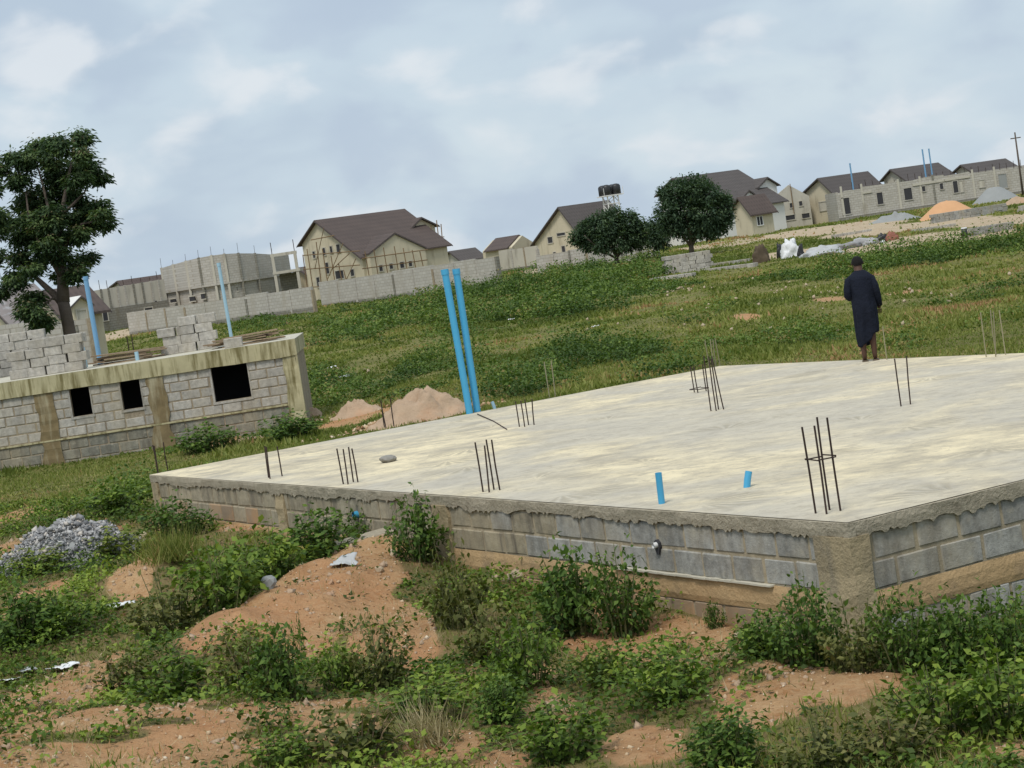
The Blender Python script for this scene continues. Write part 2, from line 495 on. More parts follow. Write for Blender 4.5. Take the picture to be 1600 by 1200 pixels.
M['tarp'] = plain('white_tarpaulin', (0.70, 0.71, 0.72), 0.1, 2, 0.6, 0.3, 6)
M['tarp_grey'] = plain('grey_sheet', (0.45, 0.46, 0.46), 0.15, 2, 0.7, 0.4, 6)
M['brown_cloth'] = plain('brown_cloth', (0.10, 0.075, 0.05), 0.4, 2, 0.9, 0.4, 8)
M['red_cloth'] = plain('rust_red_drum', (0.28, 0.12, 0.085), 0.3, 2, 0.8, 0.2, 10)

def brick_mat(name, c1, c2, mortar, stain=(0.27, 0.24, 0.19)):
    t = NT(name)
    co = t.new('ShaderNodeTexCoord').outputs['Object']
    sp = t.new('ShaderNodeSeparateXYZ'); t.l.new(co, sp.inputs[0])
    cm = t.new('ShaderNodeCombineXYZ')
    t.l.new(t.math('ADD', sp.outputs[0], sp.outputs[1]), cm.inputs[0]); t.l.new(sp.outputs[2], cm.inputs[1])
    b = t.new('ShaderNodeTexBrick', offset=0.5, i_Scale=1.0)
    b.inputs['Color1'].default_value, b.inputs['Color2'].default_value, b.inputs['Mortar'].default_value = C3(c1), C3(c2), C3(mortar)
    b.inputs['Mortar Size'].default_value = 0.02
    b.inputs['Brick Width'].default_value, b.inputs['Row Height'].default_value = 0.475, 0.25
    b.inputs['Bias'].default_value = -0.1
    t.l.new(cm.outputs[0], b.inputs['Vector'])
    v = t.coords()
    col = t.mix(t.noise(v, 2.5, 6, 0.7), sc3((1, 1, 1), .72), (1, 1, 1))
    col = t.mix(1.0, b.outputs['Color'], col, 'MULTIPLY')
    f = t.ramp(t.noise(t.coords(scale=(1.2, 1.2, 0.3)), 0.9, 5, 0.6), [(0.52, 0.0), (0.72, 0.7)])
    col = t.mix(f, col, stain)
    inv = t.math('SUBTRACT', 1.0, b.outputs['Fac'])
    return t.done(col, 0.93, t.bump(inv, 0.5, 0.03))
M['bricks'] = brick_mat('block_wall', (0.55, 0.525, 0.475), (0.47, 0.445, 0.40), (0.41, 0.375, 0.315), (0.38, 0.345, 0.285))
M['bricks_dark'] = brick_mat('damp_block_wall', (0.30, 0.29, 0.25), (0.24, 0.23, 0.20), (0.19, 0.17, 0.13), (0.18, 0.16, 0.11))

# the broomed and trowelled floor of the platform
t = NT('broomed_screed')
v = t.coords('Object', (1, 1, 1), rz=R(28.6))          # along the sweep of the broom
vs = t.new('ShaderNodeMapping'); vs.inputs['Scale'].default_value = (0.9, 1.1, 1); t.l.new(v, vs.inputs['Vector'])
str1 = t.noise(vs.outputs[0], 1.5, 10, 0.70, 0.25)
str2 = t.noise(vs.outputs[0], 6.5, 8, 0.72, 0.3)
big1 = t.noise(v, 0.23, 5, 0.6, 0.6)
col = t.mix(t.ramp(str1, [(0.36, 0.0), (0.47, .45), (0.62, 1.0)]), (0.42, 0.375, 0.29), (0.78, 0.675, 0.46))
col = t.mix(t.ramp(big1, [(0.44, 0.75), (0.57, 0.0)]), col, t.mix(str2, (0.37, 0.35, 0.305), (0.60, 0.555, 0.465)))
col = t.mix(t.ramp(str2, [(0.34, 0.65), (0.50, 0.0)]), col, (0.39, 0.345, 0.27))
col = t.mix(t.ramp(t.noise(v, 2.2, 8, .75, .8), [(0.60, 0.0), (0.72, .65)]), col, (0.80, 0.735, 0.57))
spk = t.noise(v, 19.0, 3, .6)
col = t.mix(t.ramp(spk, [(0.66, 0.0), (0.72, .75)]), col, (0.22, 0.19, 0.15))
# fan-shaped trowel sweeps
vo = t.new('ShaderNodeTexVoronoi', voronoi_dimensions='2D', feature='F1', i_Scale=0.75, i_Randomness=0.9)
t.l.new(v, vo.inputs['Vector'])
dv = t.new('ShaderNodeVectorMath', operation='SUBTRACT'); t.l.new(v, dv.inputs[0]); t.l.new(vo.outputs['Position'], dv.inputs[1])
sp = t.new('ShaderNodeSeparateXYZ'); t.l.new(dv.outputs[0], sp.inputs[0])
ang = t.math('ARCTAN2', sp.outputs[1], sp.outputs[0])
wig = t.math('ADD', t.math('MULTIPLY', ang, 21.0), t.math('MULTIPLY', t.noise(v, 5.0, 3), 5.0))
fan = t.math('SINE', wig)
ring = t.ramp(vo.outputs['Distance'], [(0.06, 0.0), (0.16, 1.0), (0.42, 1.0), (0.56, 0.0)])
pick = t.ramp(t.noise(v, 0.55, 2), [(0.44, 0.0), (0.52, 1.0)])
rc = t.new('ShaderNodeSeparateXYZ'); t.l.new(vo.outputs['Color'], rc.inputs[0])
half = t.ramp(t.math('SINE', t.math('ADD', ang, t.math('MULTIPLY', rc.outputs[0], 6.28))), [(.1, 0.0), (.6, 1.0)])
some = t.ramp(rc.outputs[1], [(.45, 0.0), (.55, 1.0)])
fm = t.math('MULTIPLY', t.math('MULTIPLY', ring, pick), t.math('MULTIPLY', half, some))
fanh = t.math('MULTIPLY', t.math('MULTIPLY_ADD', fan, 0.5, 0.5), fm)
col = t.mix(t.math('MULTIPLY', fanh, 0.7), col, (0.37, 0.33, 0.25))
hh = t.math('ADD', t.math('MULTIPLY', str2, .8), t.math('MULTIPLY', fanh, -.8))
M['screed'] = t.done(col, 0.93, t.bump(hh, 0.55, 0.03), 0.15)

# ground: bare laterite where the soil attribute says so, thin turf elsewhere
t = NT('earth_and_turf')
v = t.coords()
at = t.new('ShaderNodeAttribute', attribute_name='soil').outputs['Fac']
nz = t.noise(v, 2.2, 7, 0.68)
nf = t.noise(v, 16.0, 6, 0.7)
earth = t.mix(t.ramp(nz, [(0.32, 0.0), (0.66, 1.0)]), (0.37, 0.185, 0.078), (0.53, 0.335, 0.175))
earth = t.mix(t.ramp(nf, [(0.40, 0.0), (0.75, 0.7)]), earth, (0.58, 0.42, 0.25))
earth = t.mix(t.ramp(t.noise(v, 0.5, 4), [(0.45, 0.0), (0.65, 0.55)]), earth, (0.52, 0.255, 0.125))
turf = t.mix(t.ramp(t.noise(v, 0.35, 6, 0.65), [(0.36, 0.0), (0.62, 1.0)]), (0.115, 0.130, 0.034), (0.205, 0.205, 0.062))
turf = t.mix(t.ramp(t.noise(v, 3.5, 5, 0.7), [(0.42, 0.0), (0.70, 0.55)]), turf, (0.24, 0.215, 0.10))
sy_ = t.new('ShaderNodeSeparateXYZ'); t.l.new(v, sy_.inputs[0])
lit = t.math('MULTIPLY', t.ramp(t.noise(v, 4.5, 6, .7), [(.36, 0.15), (.60, .9)]), t.ramp(t.math('MULTIPLY', sy_.outputs[1], .01), [(.30, 1.0), (.42, .25)]))
turf = t.mix(lit, turf, t.mix(t.noise(v, 14, 5, .7), (0.13, 0.085, 0.04), (0.34, 0.24, 0.13)))
mask = t.ramp(t.math('ADD', at, t.math('MULTIPLY_ADD', t.noise(v, 5.0, 6, 0.7), 0.5, -0.25)), [(0.32, 0.0), (0.58, 1.0)])
py_ = t.new('ShaderNodeSeparateXYZ'); t.l.new(v, py_.inputs[0])
earth = t.mix(t.ramp(t.math('MULTIPLY', py_.outputs[1], .004), [(.25, 0.0), (.45, .85)]), earth, (0.50, 0.43, 0.31))      # the building site across the field is paler sand and cement dust
crk = t.new('ShaderNodeTexVoronoi', feature='DISTANCE_TO_EDGE', i_Scale=2.2); t.l.new(v, crk.inputs['Vector'])
earth = t.mix(t.ramp(t.noise(v, 1.1, 7, .7, .5), [(.50, 0.0), (.66, .6)]), earth, (0.28, 0.155, 0.075))
earth = t.mix(t.ramp(t.noise(v, 38, 4, .7), [(.52, 0.0), (.66, .55)]), earth, (0.33, 0.18, 0.09))
M['ground'] = t.done(t.mix(mask, turf, earth), 0.97, t.bump(t.math('ADD', nf, t.math('MULTIPLY', t.noise(v, 60, 4, 0.7), 0.5)), 0.8, 0.05), 0.1)

def leaf_mat(name, dark, mid, light, trans=0.25, rough=0.6):
    t = NT(name)
    at = t.new('ShaderNodeAttribute', attribute_name='tint').outputs['Fac']
    oi = t.new('ShaderNodeObjectInfo').outputs['Random']
    f = t.math('MULTIPLY_ADD', oi, 0.16, at)
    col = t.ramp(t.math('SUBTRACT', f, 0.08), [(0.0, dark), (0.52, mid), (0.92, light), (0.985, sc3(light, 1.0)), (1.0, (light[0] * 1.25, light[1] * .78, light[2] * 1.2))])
    m = t.done(col, rough, None, 0.25)
    tr = t.new('ShaderNodeBsdfTranslucent')
    t.l.new(t.mix(1.0, col, (1.0, 1.15, 0.55), 'MULTIPLY'), tr.inputs['Color'])
    mx = t.new('ShaderNodeMixShader'); mx.inputs[0].default_value = trans
    t.l.new(t.b.outputs[0], mx.inputs[1]); t.l.new(tr.outputs[0], mx.inputs[2])
    t.l.new(mx.outputs[0], t.n['Material Output'].inputs['Surface'])
    return m
M['leaf'] = leaf_mat('weed_leaf', (0.042, 0.076, 0.013), (0.112, 0.185, 0.024), (0.255, 0.330, 0.052))
M['leaf_deep'] = leaf_mat('deep_green_leaf', (0.030, 0.063, 0.014), (0.078, 0.145, 0.024), (0.180, 0.255, 0.048))
M['leaf_field'] = leaf_mat('field_scrub_leaf', (0.042, 0.082, 0.018), (0.092, 0.155, 0.027), (0.19, 0.255, 0.055))
M['leaf_olive'] = leaf_mat('olive_leaf', (0.055, 0.066, 0.018), (0.125, 0.140, 0.036), (0.25, 0.235, 0.085))
M['leaf_yellow'] = leaf_mat('yellow_green_leaf', (0.10, 0.14, 0.026), (0.185, 0.235, 0.042), (0.29, 0.31, 0.075))
M['leaf_tree'] = leaf_mat('tree_leaf', (0.032, 0.058, 0.028), (0.060, 0.105, 0.042), (0.13, 0.185, 0.062), 0.28)
M['leaf_mango'] = leaf_mat('mango_leaf', (0.042, 0.074, 0.044), (0.070, 0.116, 0.060), (0.13, 0.185, 0.082), 0.3)
M['grass'] = leaf_mat('grass_blade', (0.095, 0.130, 0.024), (0.175, 0.210, 0.041), (0.31, 0.300, 0.095))
M['dry_grass'] = leaf_mat('dry_grass_blade', (0.27, 0.215, 0.115), (0.40, 0.33, 0.19), (0.56, 0.48, 0.30))
# ------------------------------------------------------------------ the ground sheet
ua = np.concatenate([np.linspace(-1.3, -0.24, 40, endpoint=False), np.linspace(-0.24, 0.24, 330), np.linspace(0.24, 1.3, 41)[1:]])
ya = [-24.0]
while ya[-1] < 4500:
    y = ya[-1]
    ya.append(y + (1.2 if y < 8 else 0.3 if y < 10.5 else 0.075 if y < 37 else max(0.16, (y - 30) * 0.018)))
ya = np.array(ya)
UU, YY = np.meshgrid(ua, ya)
XX = UU * (YY + 30)
gz = T(XX, YY)
sl = soil(XX, YY)
nr, ncl = XX.shape
idx = np.arange(nr * ncl).reshape(nr, ncl)
faces = np.stack([idx[:-1, :-1], idx[:-1, 1:], idx[1:, 1:], idx[1:, :-1]], -1).reshape(-1, 4)
gme = fast_mesh('ground', np.stack([XX, YY, gz], -1).reshape(-1, 3), faces, M['ground'], {'soil': sl.ravel()}, True)
tag(obj('ground', gme), 'rough ground of bare orange earth and grass', None, None, 'structure')

# ------------------------------------------------------------------ chamfered block meshes, shared between all blocks
def block_mesh(l, d, h, seed, mat, b=0.012):
    r = random.Random(seed)
    bm = bmesh.new()
    bmesh.ops.create_cube(bm, size=1)
    for v in bm.verts:
        v.co = Vector((v.co.x * l + r.uniform(-.006, .006), v.co.y * d + r.uniform(-.004, .004), v.co.z * h + r.uniform(-.005, .005)))
    bmesh.ops.bevel(bm, geom=list(bm.edges), offset=b, segments=1, affect='EDGES')
    me = bpy.data.meshes.new('block')
    bm.to_mesh(me); bm.free()
    me.materials.append(mat)
    return me
BL = {k: [block_mesh(0.45, 0.10, 0.225, i, M[k]) for i in range(5)] for k in ('block', 'block_pale', 'block_dark', 'mud_block', 'block_tan')}
BFULL = {k: [block_mesh(0.45, 0.215, 0.225, 50 + i, M[k]) for i in range(4)] for k in ('block', 'block_pale')}

def lay_row(parent, org, ux, length, zc, kind, obstacles, shift, face_n, rowh=0.25, pitch=0.475, proud=0.011, hh=0.225, kindf=None):
    """running bond along ux from org; org is on the mortar face, face_n points out of the wall; obstacles are (s0,s1) spans left free"""
    spans = [(0.0, length)]
    for (a, b) in sorted(obstacles):
        ns = []
        for (p, q) in spans:
            if b <= p or a >= q: ns.append((p, q)); continue
            if a > p: ns.append((p, a))
            if b < q: ns.append((b, q))
        spans = ns
    ang = math.atan2(ux[1], ux[0])
    for (p, q) in spans:
        s = math.floor((p - shift) / pitch) * pitch + shift
        while s < q:
            a, b = max(s + 0.017, p + 0.006), min(s + pitch - 0.017, q - 0.006)
            if b - a > 0.07:
                c = (a + b) / 2
                k = kindf(c, zc) if kindf else kind
                me = random.choice(BL[k])
                pos = Vector(org) + Vector(ux) * c + Vector(face_n) * (proud - 0.05 + random.uniform(-.004, .005))
                pos.z = zc + random.uniform(-.004, .004)
                obj('block', me, parent, pos, (0, random.uniform(-.008, .008), ang), ((b - a) / 0.45, 1, hh / 0.225))
            s += pitch

# ------------------------------------------------------------------ the raised platform (unfinished house base)
SLZ = 1.0
SA = Vector((2.56, 16.68, 0.0))
SRZ = R(28.6)
SL, SWD = 17.45, 10.9          # along local +y (towards the far left corner) and along local +x
SMAT = Matrix.Translation(SA) @ Matrix.Rotation(SRZ, 4, 'Z')
SINV = SMAT.inverted()
plat = empty('concrete_platform', SA, SRZ, 'large raised concrete floor on block walls, base of an unfinished house', 'building base')
def on_slab(px, py): return GZ(px, py, SLZ)
def in_slab(x, y, m=0.0):
    c, s = math.cos(-SRZ), math.sin(-SRZ)
    dx, dy = np.asarray(x) - SA.x, np.asarray(y) - SA.y
    lx, ly = dx * c - dy * s, dx * s + dy * c
    return (lx > -m) & (lx < SWD + m) & (ly > -m) & (ly < SL + m)

# floor: a fine sheet with a slightly wavy rim
nx, ny = 60, 90
gx, gy = np.meshgrid(np.linspace(-0.035, SWD + 0.035, nx), np.linspace(-0.035, SL + 0.035, ny))
rim = np.minimum(np.minimum(gx, SWD - gx), np.minimum(gy, SL - gy))
zz = SLZ + 0.025 * (fbm(gx / 1.6, gy / 1.6, 41, 3) - 0.5) * np.clip(rim + .1, 0, 1) + 0.0
zz = np.where(rim < 0, SLZ - 0.004, zz)
ii = np.arange(nx * ny).reshape(ny, nx)
ff = np.stack([ii[:-1, :-1], ii[:-1, 1:], ii[1:, 1:], ii[1:, :-1]], -1).reshape(-1, 4)
obj('floor_screed', fast_mesh('floor_screed', np.stack([gx, gy, zz], -1).reshape(-1, 3), ff, M['screed'], None, True), plat)

# slab edge: rough strip whose lower lip drips unevenly over the top course
def edge_strip(p0, p1, n_out, n):
    m = MB()
    p0, p1, n_out = Vector(p0), Vector(p1), Vector(n_out)
    L = (p1 - p0).length
    prof = []
    r = random.Random(int(L * 100))
    for i in range(n + 1):
        s = i / n
        p = p0.lerp(p1, s)
        low = 0.866 - 0.040 * float(fbm(s * L * 1.1, 2.0, 11, 3)) + 0.034 * float(vnoise(s * L * 5.3, 5.5, 12)) + 0.028 * float(vnoise(s * L * 17, 2.5, 16)) - 0.03 * float(ss(.62, .8, vnoise(s * L * 1.7, 9.5, 18))) - (0.025 if r.random() < .22 else 0)
        o1 = 0.035 + 0.02 * float(vnoise(s * L * 3, 8.5, 13))
        o2 = 0.030 + 0.025 * float(vnoise(s * L * 6, 1.5, 14))
        top = SLZ - 0.007
        prof.append([p + n_out * 0.02 + Vector((0, 0, top)), p + n_out * o1 + Vector((0, 0, top - 0.004 - .012 * float(vnoise(s * L * 5, 3.5, 15)))), p + n_out * o2 + Vector((0, 0, (top + low) / 2)),
                     p + n_out * (o2 * .8) + Vector((0, 0, low)), p - n_out * 0.03 + Vector((0, 0, low + .006))])
    for i in range(n):
        for k in range(4):
            m.quad(prof[i][k], prof[i + 1][k], prof[i + 1][k + 1], prof[i][k + 1])
    return m
for (a, b, no, n) in (((0, 0, 0), (0, SL, 0), (-1, 0, 0), 520), ((0, 0, 0), (SWD, 0, 0), (0, -1, 0), 330), ((0, SL, 0), (SWD, SL, 0), (0, 1, 0), 60), ((SWD, 0, 0), (SWD, SL, 0), (1, 0, 0), 60)):
    edge_strip(a, b, no, n).build('slab_edge', M['edge'], plat)

MB().box(-0.045, 0.03, -0.045, 0.03, 0.862, SLZ - .010).build('slab_corner', M['edge'], plat)
# mortar core of the walls (four leaves, hollow inside) and the mud-stained ground beam
core = MB()
core.box(0.0, 0.2, 0.0, SL, -0.35, 0.88).box(SWD - 0.2, SWD, 0.0, SL, -0.35, 0.88).box(0.2, SWD - 0.2, 0.0, 0.2, -0.35, 0.88).box(0.2, SWD - 0.2, SL - 0.2, SL, -0.35, 0.88)
core.build('mortar_core', M['mortar'], plat)
def band_strip(p0, p1, no, z0, z1, n):
    m = MB()
    p0, p1, no = Vector(p0), Vector(p1), Vector(no)
    L = (p1 - p0).length
    zs = np.linspace(z0, z1, 5)
    P = []
    for i in range(n + 1):
        s = i / n * L
        p = p0.lerp(p1, i / n)
        row = []
        for k, z in enumerate(zs):
            o = 0.014 + 0.022 * float(fbm(s * 2.1, z * 5 + 3, 55, 3)) - (0.012 if k in (0, 4) else 0)
            row.append(p + no * o + Vector((0, 0, z + (0.012 * float(vnoise(s * 3, z, 7)) if k == 4 else 0))))
        P.append(row)
    for i in range(n):
        for k in range(4):
            m.quad(P[i][k], P[i + 1][k], P[i + 1][k + 1], P[i][k + 1])
    return m
band_strip((0, 0.0, 0), (0, SL, 0), (-1, 0, 0), 0.15, 0.375, 160).build('ground_beam', M['mud_band'], plat)
band_strip((0.0, 0, 0), (SWD, 0, 0), (0, -1, 0), 0.15, 0.375, 110).build('ground_beam', M['mud_band'], plat)
# pale mortar lip on top of the beam
lip = MB()
for i in range(26):
    y0 = 1.15 + i * 0.1
    lip.box(-0.05 - random.uniform(0, .012), 0.0, y0, y0 + 0.102, 0.372, 0.386 + random.uniform(0, .008))
lip.build('mortar_lip', M['deck_floor'], plat)

left_ob = [(0.0, 0.46), (7.25, 7.62), (12.1, 12.42), (SL - 0.28, SL)]
right_ob = [(0.0, 0.16), (5.2, 5.5)]
def left_kind(c, z):
    return 'mud_block' if (z < 0.1 or (z < 0.55 and c > 13 and random.random() < .5)) else ('block_tan' if random.random() < float(_ss(3.5, 8.5, c)) else 'block')
for r_i, (zc, sh) in enumerate(((0.752, 0.10), (0.503, 0.33), (0.03, 0.10), (-0.21, 0.3))):
    lay_row(plat, (0, 0, 0), (0, 1, 0), SL, zc, 'block', left_ob, sh, (-1, 0, 0), kindf=left_kind)
    lay_row(plat, (0, 0, 0), (1, 0, 0), SWD, zc, 'block', right_ob, sh + 0.1, (0, -1, 0))
# cast pillars
def pillar(x0, x1, y0, y1, z0, z1, name='pillar'):
    m = MB()
    n = 9
    rings = []
    for k in range(n):
        z = z0 + (z1 - z0) * k / (n - 1)
        j = lambda: random.uniform(-.012, .012)
        rings.append([Vector((x0 + j(), y0 + j(), z)), Vector((x1 + j() * .2, y0 + j(), z)), Vector((x1, y1 + j() * .2, z)), Vector((x0 + j(), y1 + j() * .2, z))])
    for k in range(n - 1):
        for i in range(4):
            i2 = (i + 1) % 4
            m.quad(rings[k][i], rings[k][i2], rings[k + 1][i2], rings[k + 1][i])
    m.quad(*rings[-1])
    return m.build(name, M['pillar'], plat)
pillar(-0.042, 0.16, -0.042, 0.46, -0.4, 0.865)
pillar(-0.042, 0.1, 7.26, 7.60, -0.2, 0.872)
pillar(-0.03, 0.1, 12.12, 12.40, 0.0, 0.872)
pillar(-0.035, 0.1, SL - 0.27, SL + 0.03, 0.0, 0.872)
pillar(5.21, 5.49, -0.04, 0.1, -0.3, 0.872)

# ------------------------------------------------------------------ starter bars, pipes and stones on the platform
def rebar(px, py, h, label, nb=4, half=0.085, stirrup=None, mat='steel', zb=None, rz=SRZ, group='starter bars on the platform', lean=0.025, cat='rebar', hv=.05):
    p = on_slab(px, py) if zb is None else GZ(px, py, zb)
    e = empty('starter_bars', p, rz, label, cat, group)
    off = [(-1, -1), (1, -1), (1, 1), (-1, 1)][:nb] if nb != 3 else [(-1, -1), (1, -.6), (-.4, 1)]
    for (sx, sy) in off:
        m = MB()
        lx, ly, hh = random.gauss(0, lean) * h, random.gauss(0, lean) * h, h * (1 + random.uniform(-hv, hv))
        x, y = sx * half, sy * half
        m.tube([(x, y, -0.05), (x + lx * .5 + random.gauss(0, .004), y + ly * .5, hh * .5), (x + lx, y + ly, hh)], 0.0095, 6)
        m.build('bar', M[mat], e)
    if stirrup:
        m = MB()
        a = half + 0.018
        z = stirrup
        pts = [(-a, -a), (a, -a), (a, a), (-a, a), (-a, -a)]
        for i in range(4):
            m.tube([(*pts[i], z + random.uniform(-.012, .012)), (*pts[i + 1], z + random.uniform(-.012, .012))], 0.0065, 5)
        m.build('stirrup', M[mat], e)
    return e
rebar(1294, 800, 0.78, 'four tall bars tied by one stirrup at the near corner of the platform', 4, 0.075, 0.47, lean=0.02)
rebar(768, 767, 0.55, 'bars leaning slightly at the near edge, midway along the long side', 4, 0.07, lean=0.05)
rebar(548, 755, 0.46, 'four bars on the near edge, second bundle from the far left corner', 4, 0.07)
rebar(428, 746, 0.44, 'short bars on the near edge closest to the far left corner', 3, 0.10)
rebar(823, 666, 0.38, 'four short bars in mid floor right of the two tall blue pipes', 4, 0.08)
rebar(1121, 641, 0.74, 'four dense dark bars in the middle of the floor', 4, 0.065)
rebar(1093, 612, 0.42, 'low bars with a stirrup at the foot, just behind the dense middle bundle', 3, 0.09, 0.05)
rebar(1409, 633, 0.62, 'pair of bars on the floor below the person', 2, 0.075)
rebar(606, 663, 0.42, 'three bars on the far edge in front of the earth heap', 3, 0.085)
rebar(860, 616, 0.62, 'pale thin rods on the far edge right of the blue pipes', 2, 0.06, mat='steel_pale')
rebar(1117, 572, 0.50, 'thin rods standing at the back corner of the floor', 4, 0.07, mat='steel_pale')
rebar(1556, 556, 0.66, 'pale rods on the far edge right of the person', 4, 0.10, mat='steel_pale')
rebar(252, 734, 0.42, 'brown rods sticking up at the far left corner of the platform', 3, 0.09)
rebar(1386, 562, 0.55, 'single thin rod beside the person', 1, 0.01, mat='steel_pale')

def pipe(base, h, r, label, mat='pvc', lean=(0, 0), group=None, wall=0.006, cat='pipe', n=20):
    e = empty('pvc_pipe', base, 0, label, cat, group)
    m = MB()
    L = Vector((lean[0], lean[1], h))
    m.tube([(0, 0, -0.03), L * 0.5, L], r, n, caps=False)
    m.tube([L, L * (1 - 0.25 / max(h, .5))], r - wall, n, caps=False)
    a = L.normalized().orthogonal().normalized(); b = L.normalized().cross(a)
    for j in range(n):
        t0, t1 = 2 * math.pi * j / n, 2 * math.pi * (j + 1) / n
        f = lambda t, q: tuple(L + (a * math.cos(t) + b * math.sin(t)) * q)
        m.quad(f(t0, r), f(t1, r), f(t1, r - wall), f(t0, r - wall))
    m.build('tube', M[mat], e, True)
    if h > 1.5:
        mm = MB().tube([L * (1 - 0.09 / h), L * (1 + 0.004 / h)], r + 0.008, n, caps=False)
        mm.build('socket', M[mat], e, True)
    return e
pb = on_slab(734, 646)
pipe(pb, 2.48, 0.060, 'left of the two tall blue pipes standing on the platform edge', lean=(-0.06, 0.05), group='tall blue pipes')
pb = on_slab(746, 643)
pipe(pb, 2.46, 0.060, 'right of the two tall blue pipes standing on the platform edge', lean=(-0.0, 0.02), group='tall blue pipes')
pipe(on_slab(1034, 787), 0.30, 0.032, 'short upright blue pipe stub near the front edge of the floor', lean=(0.01, 0))
pipe(on_slab(1166, 762), 0.15, 0.034, 'tiny tilted blue pipe stub lying over on the floor', lean=(0.05, 0.03))
pipe(on_slab(773, 637), 0.11, 0.028, 'small pale pipe stub on the far edge right of the tall pipes', 'pvc_dusty', lean=(-0.03, 0))
# pipe ends poking out of the long wall
def wall_stub(px, py, z, mat, label, r=0.04):
    v = ray(px, py)
    o = SINV @ Vector((0, 0, CAMZ)); d = SINV.to_3x3() @ Vector(v)
    k = -o.x / d.x
    q = o + d * k
    e = empty('pipe_stub', SMAT @ Vector((-0.02, q.y, q.z)), SRZ, label, 'pipe')
    m = MB().tube([(0.06, 0, 0), (-0.05, 0, -0.004)], r, 14, caps=False).tube([(-0.05, 0, -.004), (0.05, 0, 0)], r - .008, 14, caps=False)
    m.build('tube', M[mat], e, True)
    return e, q
wall_stub(560, 803, 0, 'pvc', 'blue pipe end poking out of the long block wall', 0.045)
e, q = wall_stub(1030, 850, 0, 'white_plastic', 'white pipe end in a dark hole of the block wall', 0.028)
hole = MB(); 
hole.prism([(0.045 * math.cos(a) * (1 + .3 * math.sin(3 * a)), 0.075 * math.sin(a) - .025) for a in np.linspace(0, 2 * math.pi, 11)[:-1]], 'x', -0.012, 0.02)
hole.build('hole_shade_plate', M['dark'], e)  # dark plate on the wall, the hole's shade put into its colour

def rock_mesh(seed, mat, flat=0.7, sub=2):
    r = random.Random(seed)
    bm = bmesh.new()
    bmesh.ops.create_icosphere(bm, subdivisions=sub, radius=0.5)
    ph = [Vector((r.uniform(-1, 1), r.uniform(-1, 1), r.uniform(-1, 1))).normalized() for _ in range(9)]
    for v in bm.verts:
        n = v.co.normalized()
        k = min(0.5, min((0.30 + 0.12 * (i % 3)) / max(0.05, n.dot(p)) for i, p in enumerate(ph)))
        v.co = n * k * (1 + r.uniform(-.05, .05))
        v.co.z *= flat
    me = bpy.data.meshes.new('rock')
    bm.to_mesh(me); bm.free()
    me.materials.append(mat)
    return me
o = obj('stone', rock_mesh(3, M['stone'], .6), None, on_slab(605, 722) + Vector((0, 0, .04)), (0, 0, .6), (0.30, 0.26, 0.20))
tag(o, 'grey lump of concrete lying on the platform floor', 'stone')

# a thin cable trailing from the pipes over the floor
m = MB(); a = on_slab(746, 648); b = on_slab(792, 672)
m.tube([a + Vector((0, 0, .012)), a.lerp(b, .5) + Vector((.03, 0, .012)), b + Vector((0, 0, .012))], 0.009, 6)
tag(m.build('cable', M['steel']), 'thin dark rod lying on the floor at the foot of the tall pipes', 'rod')

# ------------------------------------------------------------------ the person on the far edge
pp = on_slab(1361, 564)
person = empty('person', pp, R(-8), 'person in a long dark navy robe standing with their back turned, looking down', 'person')
def skin_obj(name, chains, mat, parent, sub=2):
    vs, es, rs = [], [], []
    roots = []
    for ch in chains:
        prev = None
        for k, (co, rad, link_to) in enumerate(ch):
            if link_to is not None:
                prev = link_to; 
                if co is None: continue
            vs.append(co); rs.append(rad); i = len(vs) - 1
            if prev is not None: es.append((prev, i))
            else: roots.append(i)
            prev = i
    me = bpy.data.meshes.new(name)
    me.from_pydata([tuple(v) for v in vs], es, [])
    o = bpy.data.objects.new(name, me)
    link(o, parent)
    md = o.modifiers.new('skin', 'SKIN')
    md.use_smooth_shade = True
    if not me.skin_vertices:
        me.skin_vertices.new()
    for i, rr in enumerate(rs):
        d = me.skin_vertices[0].data[i]
        d.radius = (rr, rr) if not isinstance(rr, tuple) else rr
        d.use_root = i in roots
    s = o.modifiers.new('subsurf', 'SUBSURF'); s.levels = s.render_levels = sub
    me.materials.append(mat)
    return o
# +y is the way the person faces; x to the right
V = Vector
ch = [[(V((0, 0, .92)), .15, None), (V((0, .0, 1.12)), .135, None), (V((0, .02, 1.30)), .12, None), (V((0, .03, 1.40)), .065, None), (V((0, .055, 1.46)), .062, None),
       (V((0, .09, 1.525)), (.078, .088), None), (V((0, .115, 1.595)), (.085, .100), None), (V((0, .13, 1.665)), (.058, .068), None)],
      [(None, 0, 3), (V((-.13, .02, 1.385)), .05, None), (V((-.18, .0, 1.34)), .05, None), (V((-.22, -.02, 1.09)), .042, None), (V((-.15, .20, 1.06)), .036, None), (V((-.10, .28, 1.08)), .032, None), (V((-.085, .33, 1.09)), .034, None)],
      [(None, 0, 3), (V((.13, .02, 1.385)), .05, None), (V((.18, .0, 1.34)), .05, None), (V((.235, -.02, 1.10)), .042, None), (V((.25, .10, .90)), .034, None), (V((.252, .13, .86)), .032, None), (V((.252, .15, .82)), .034, None)],
      [(None, 0, 0), (V((-.09, 0, .82)), .095, None), (V((-.09, .01, .50)), .062, None), (V((-.09, -.02, .34)), .062, None), (V((-.09, -.01, .09)), .040, None), (V((-.09, .03, .045)), .036, None), (V((-.095, .13, .03)), .03, None)],
      [(None, 0, 0), (V((.085, 0, .82)), .095, None), (V((.08, .01, .50)), .062, None), (V((.075, -.02, .34)), .062, None), (V((.075, -.01, .09)), .040, None), (V((.075, .03, .045)), .036, None), (V((.085, .13, .03)), .03, None)]]
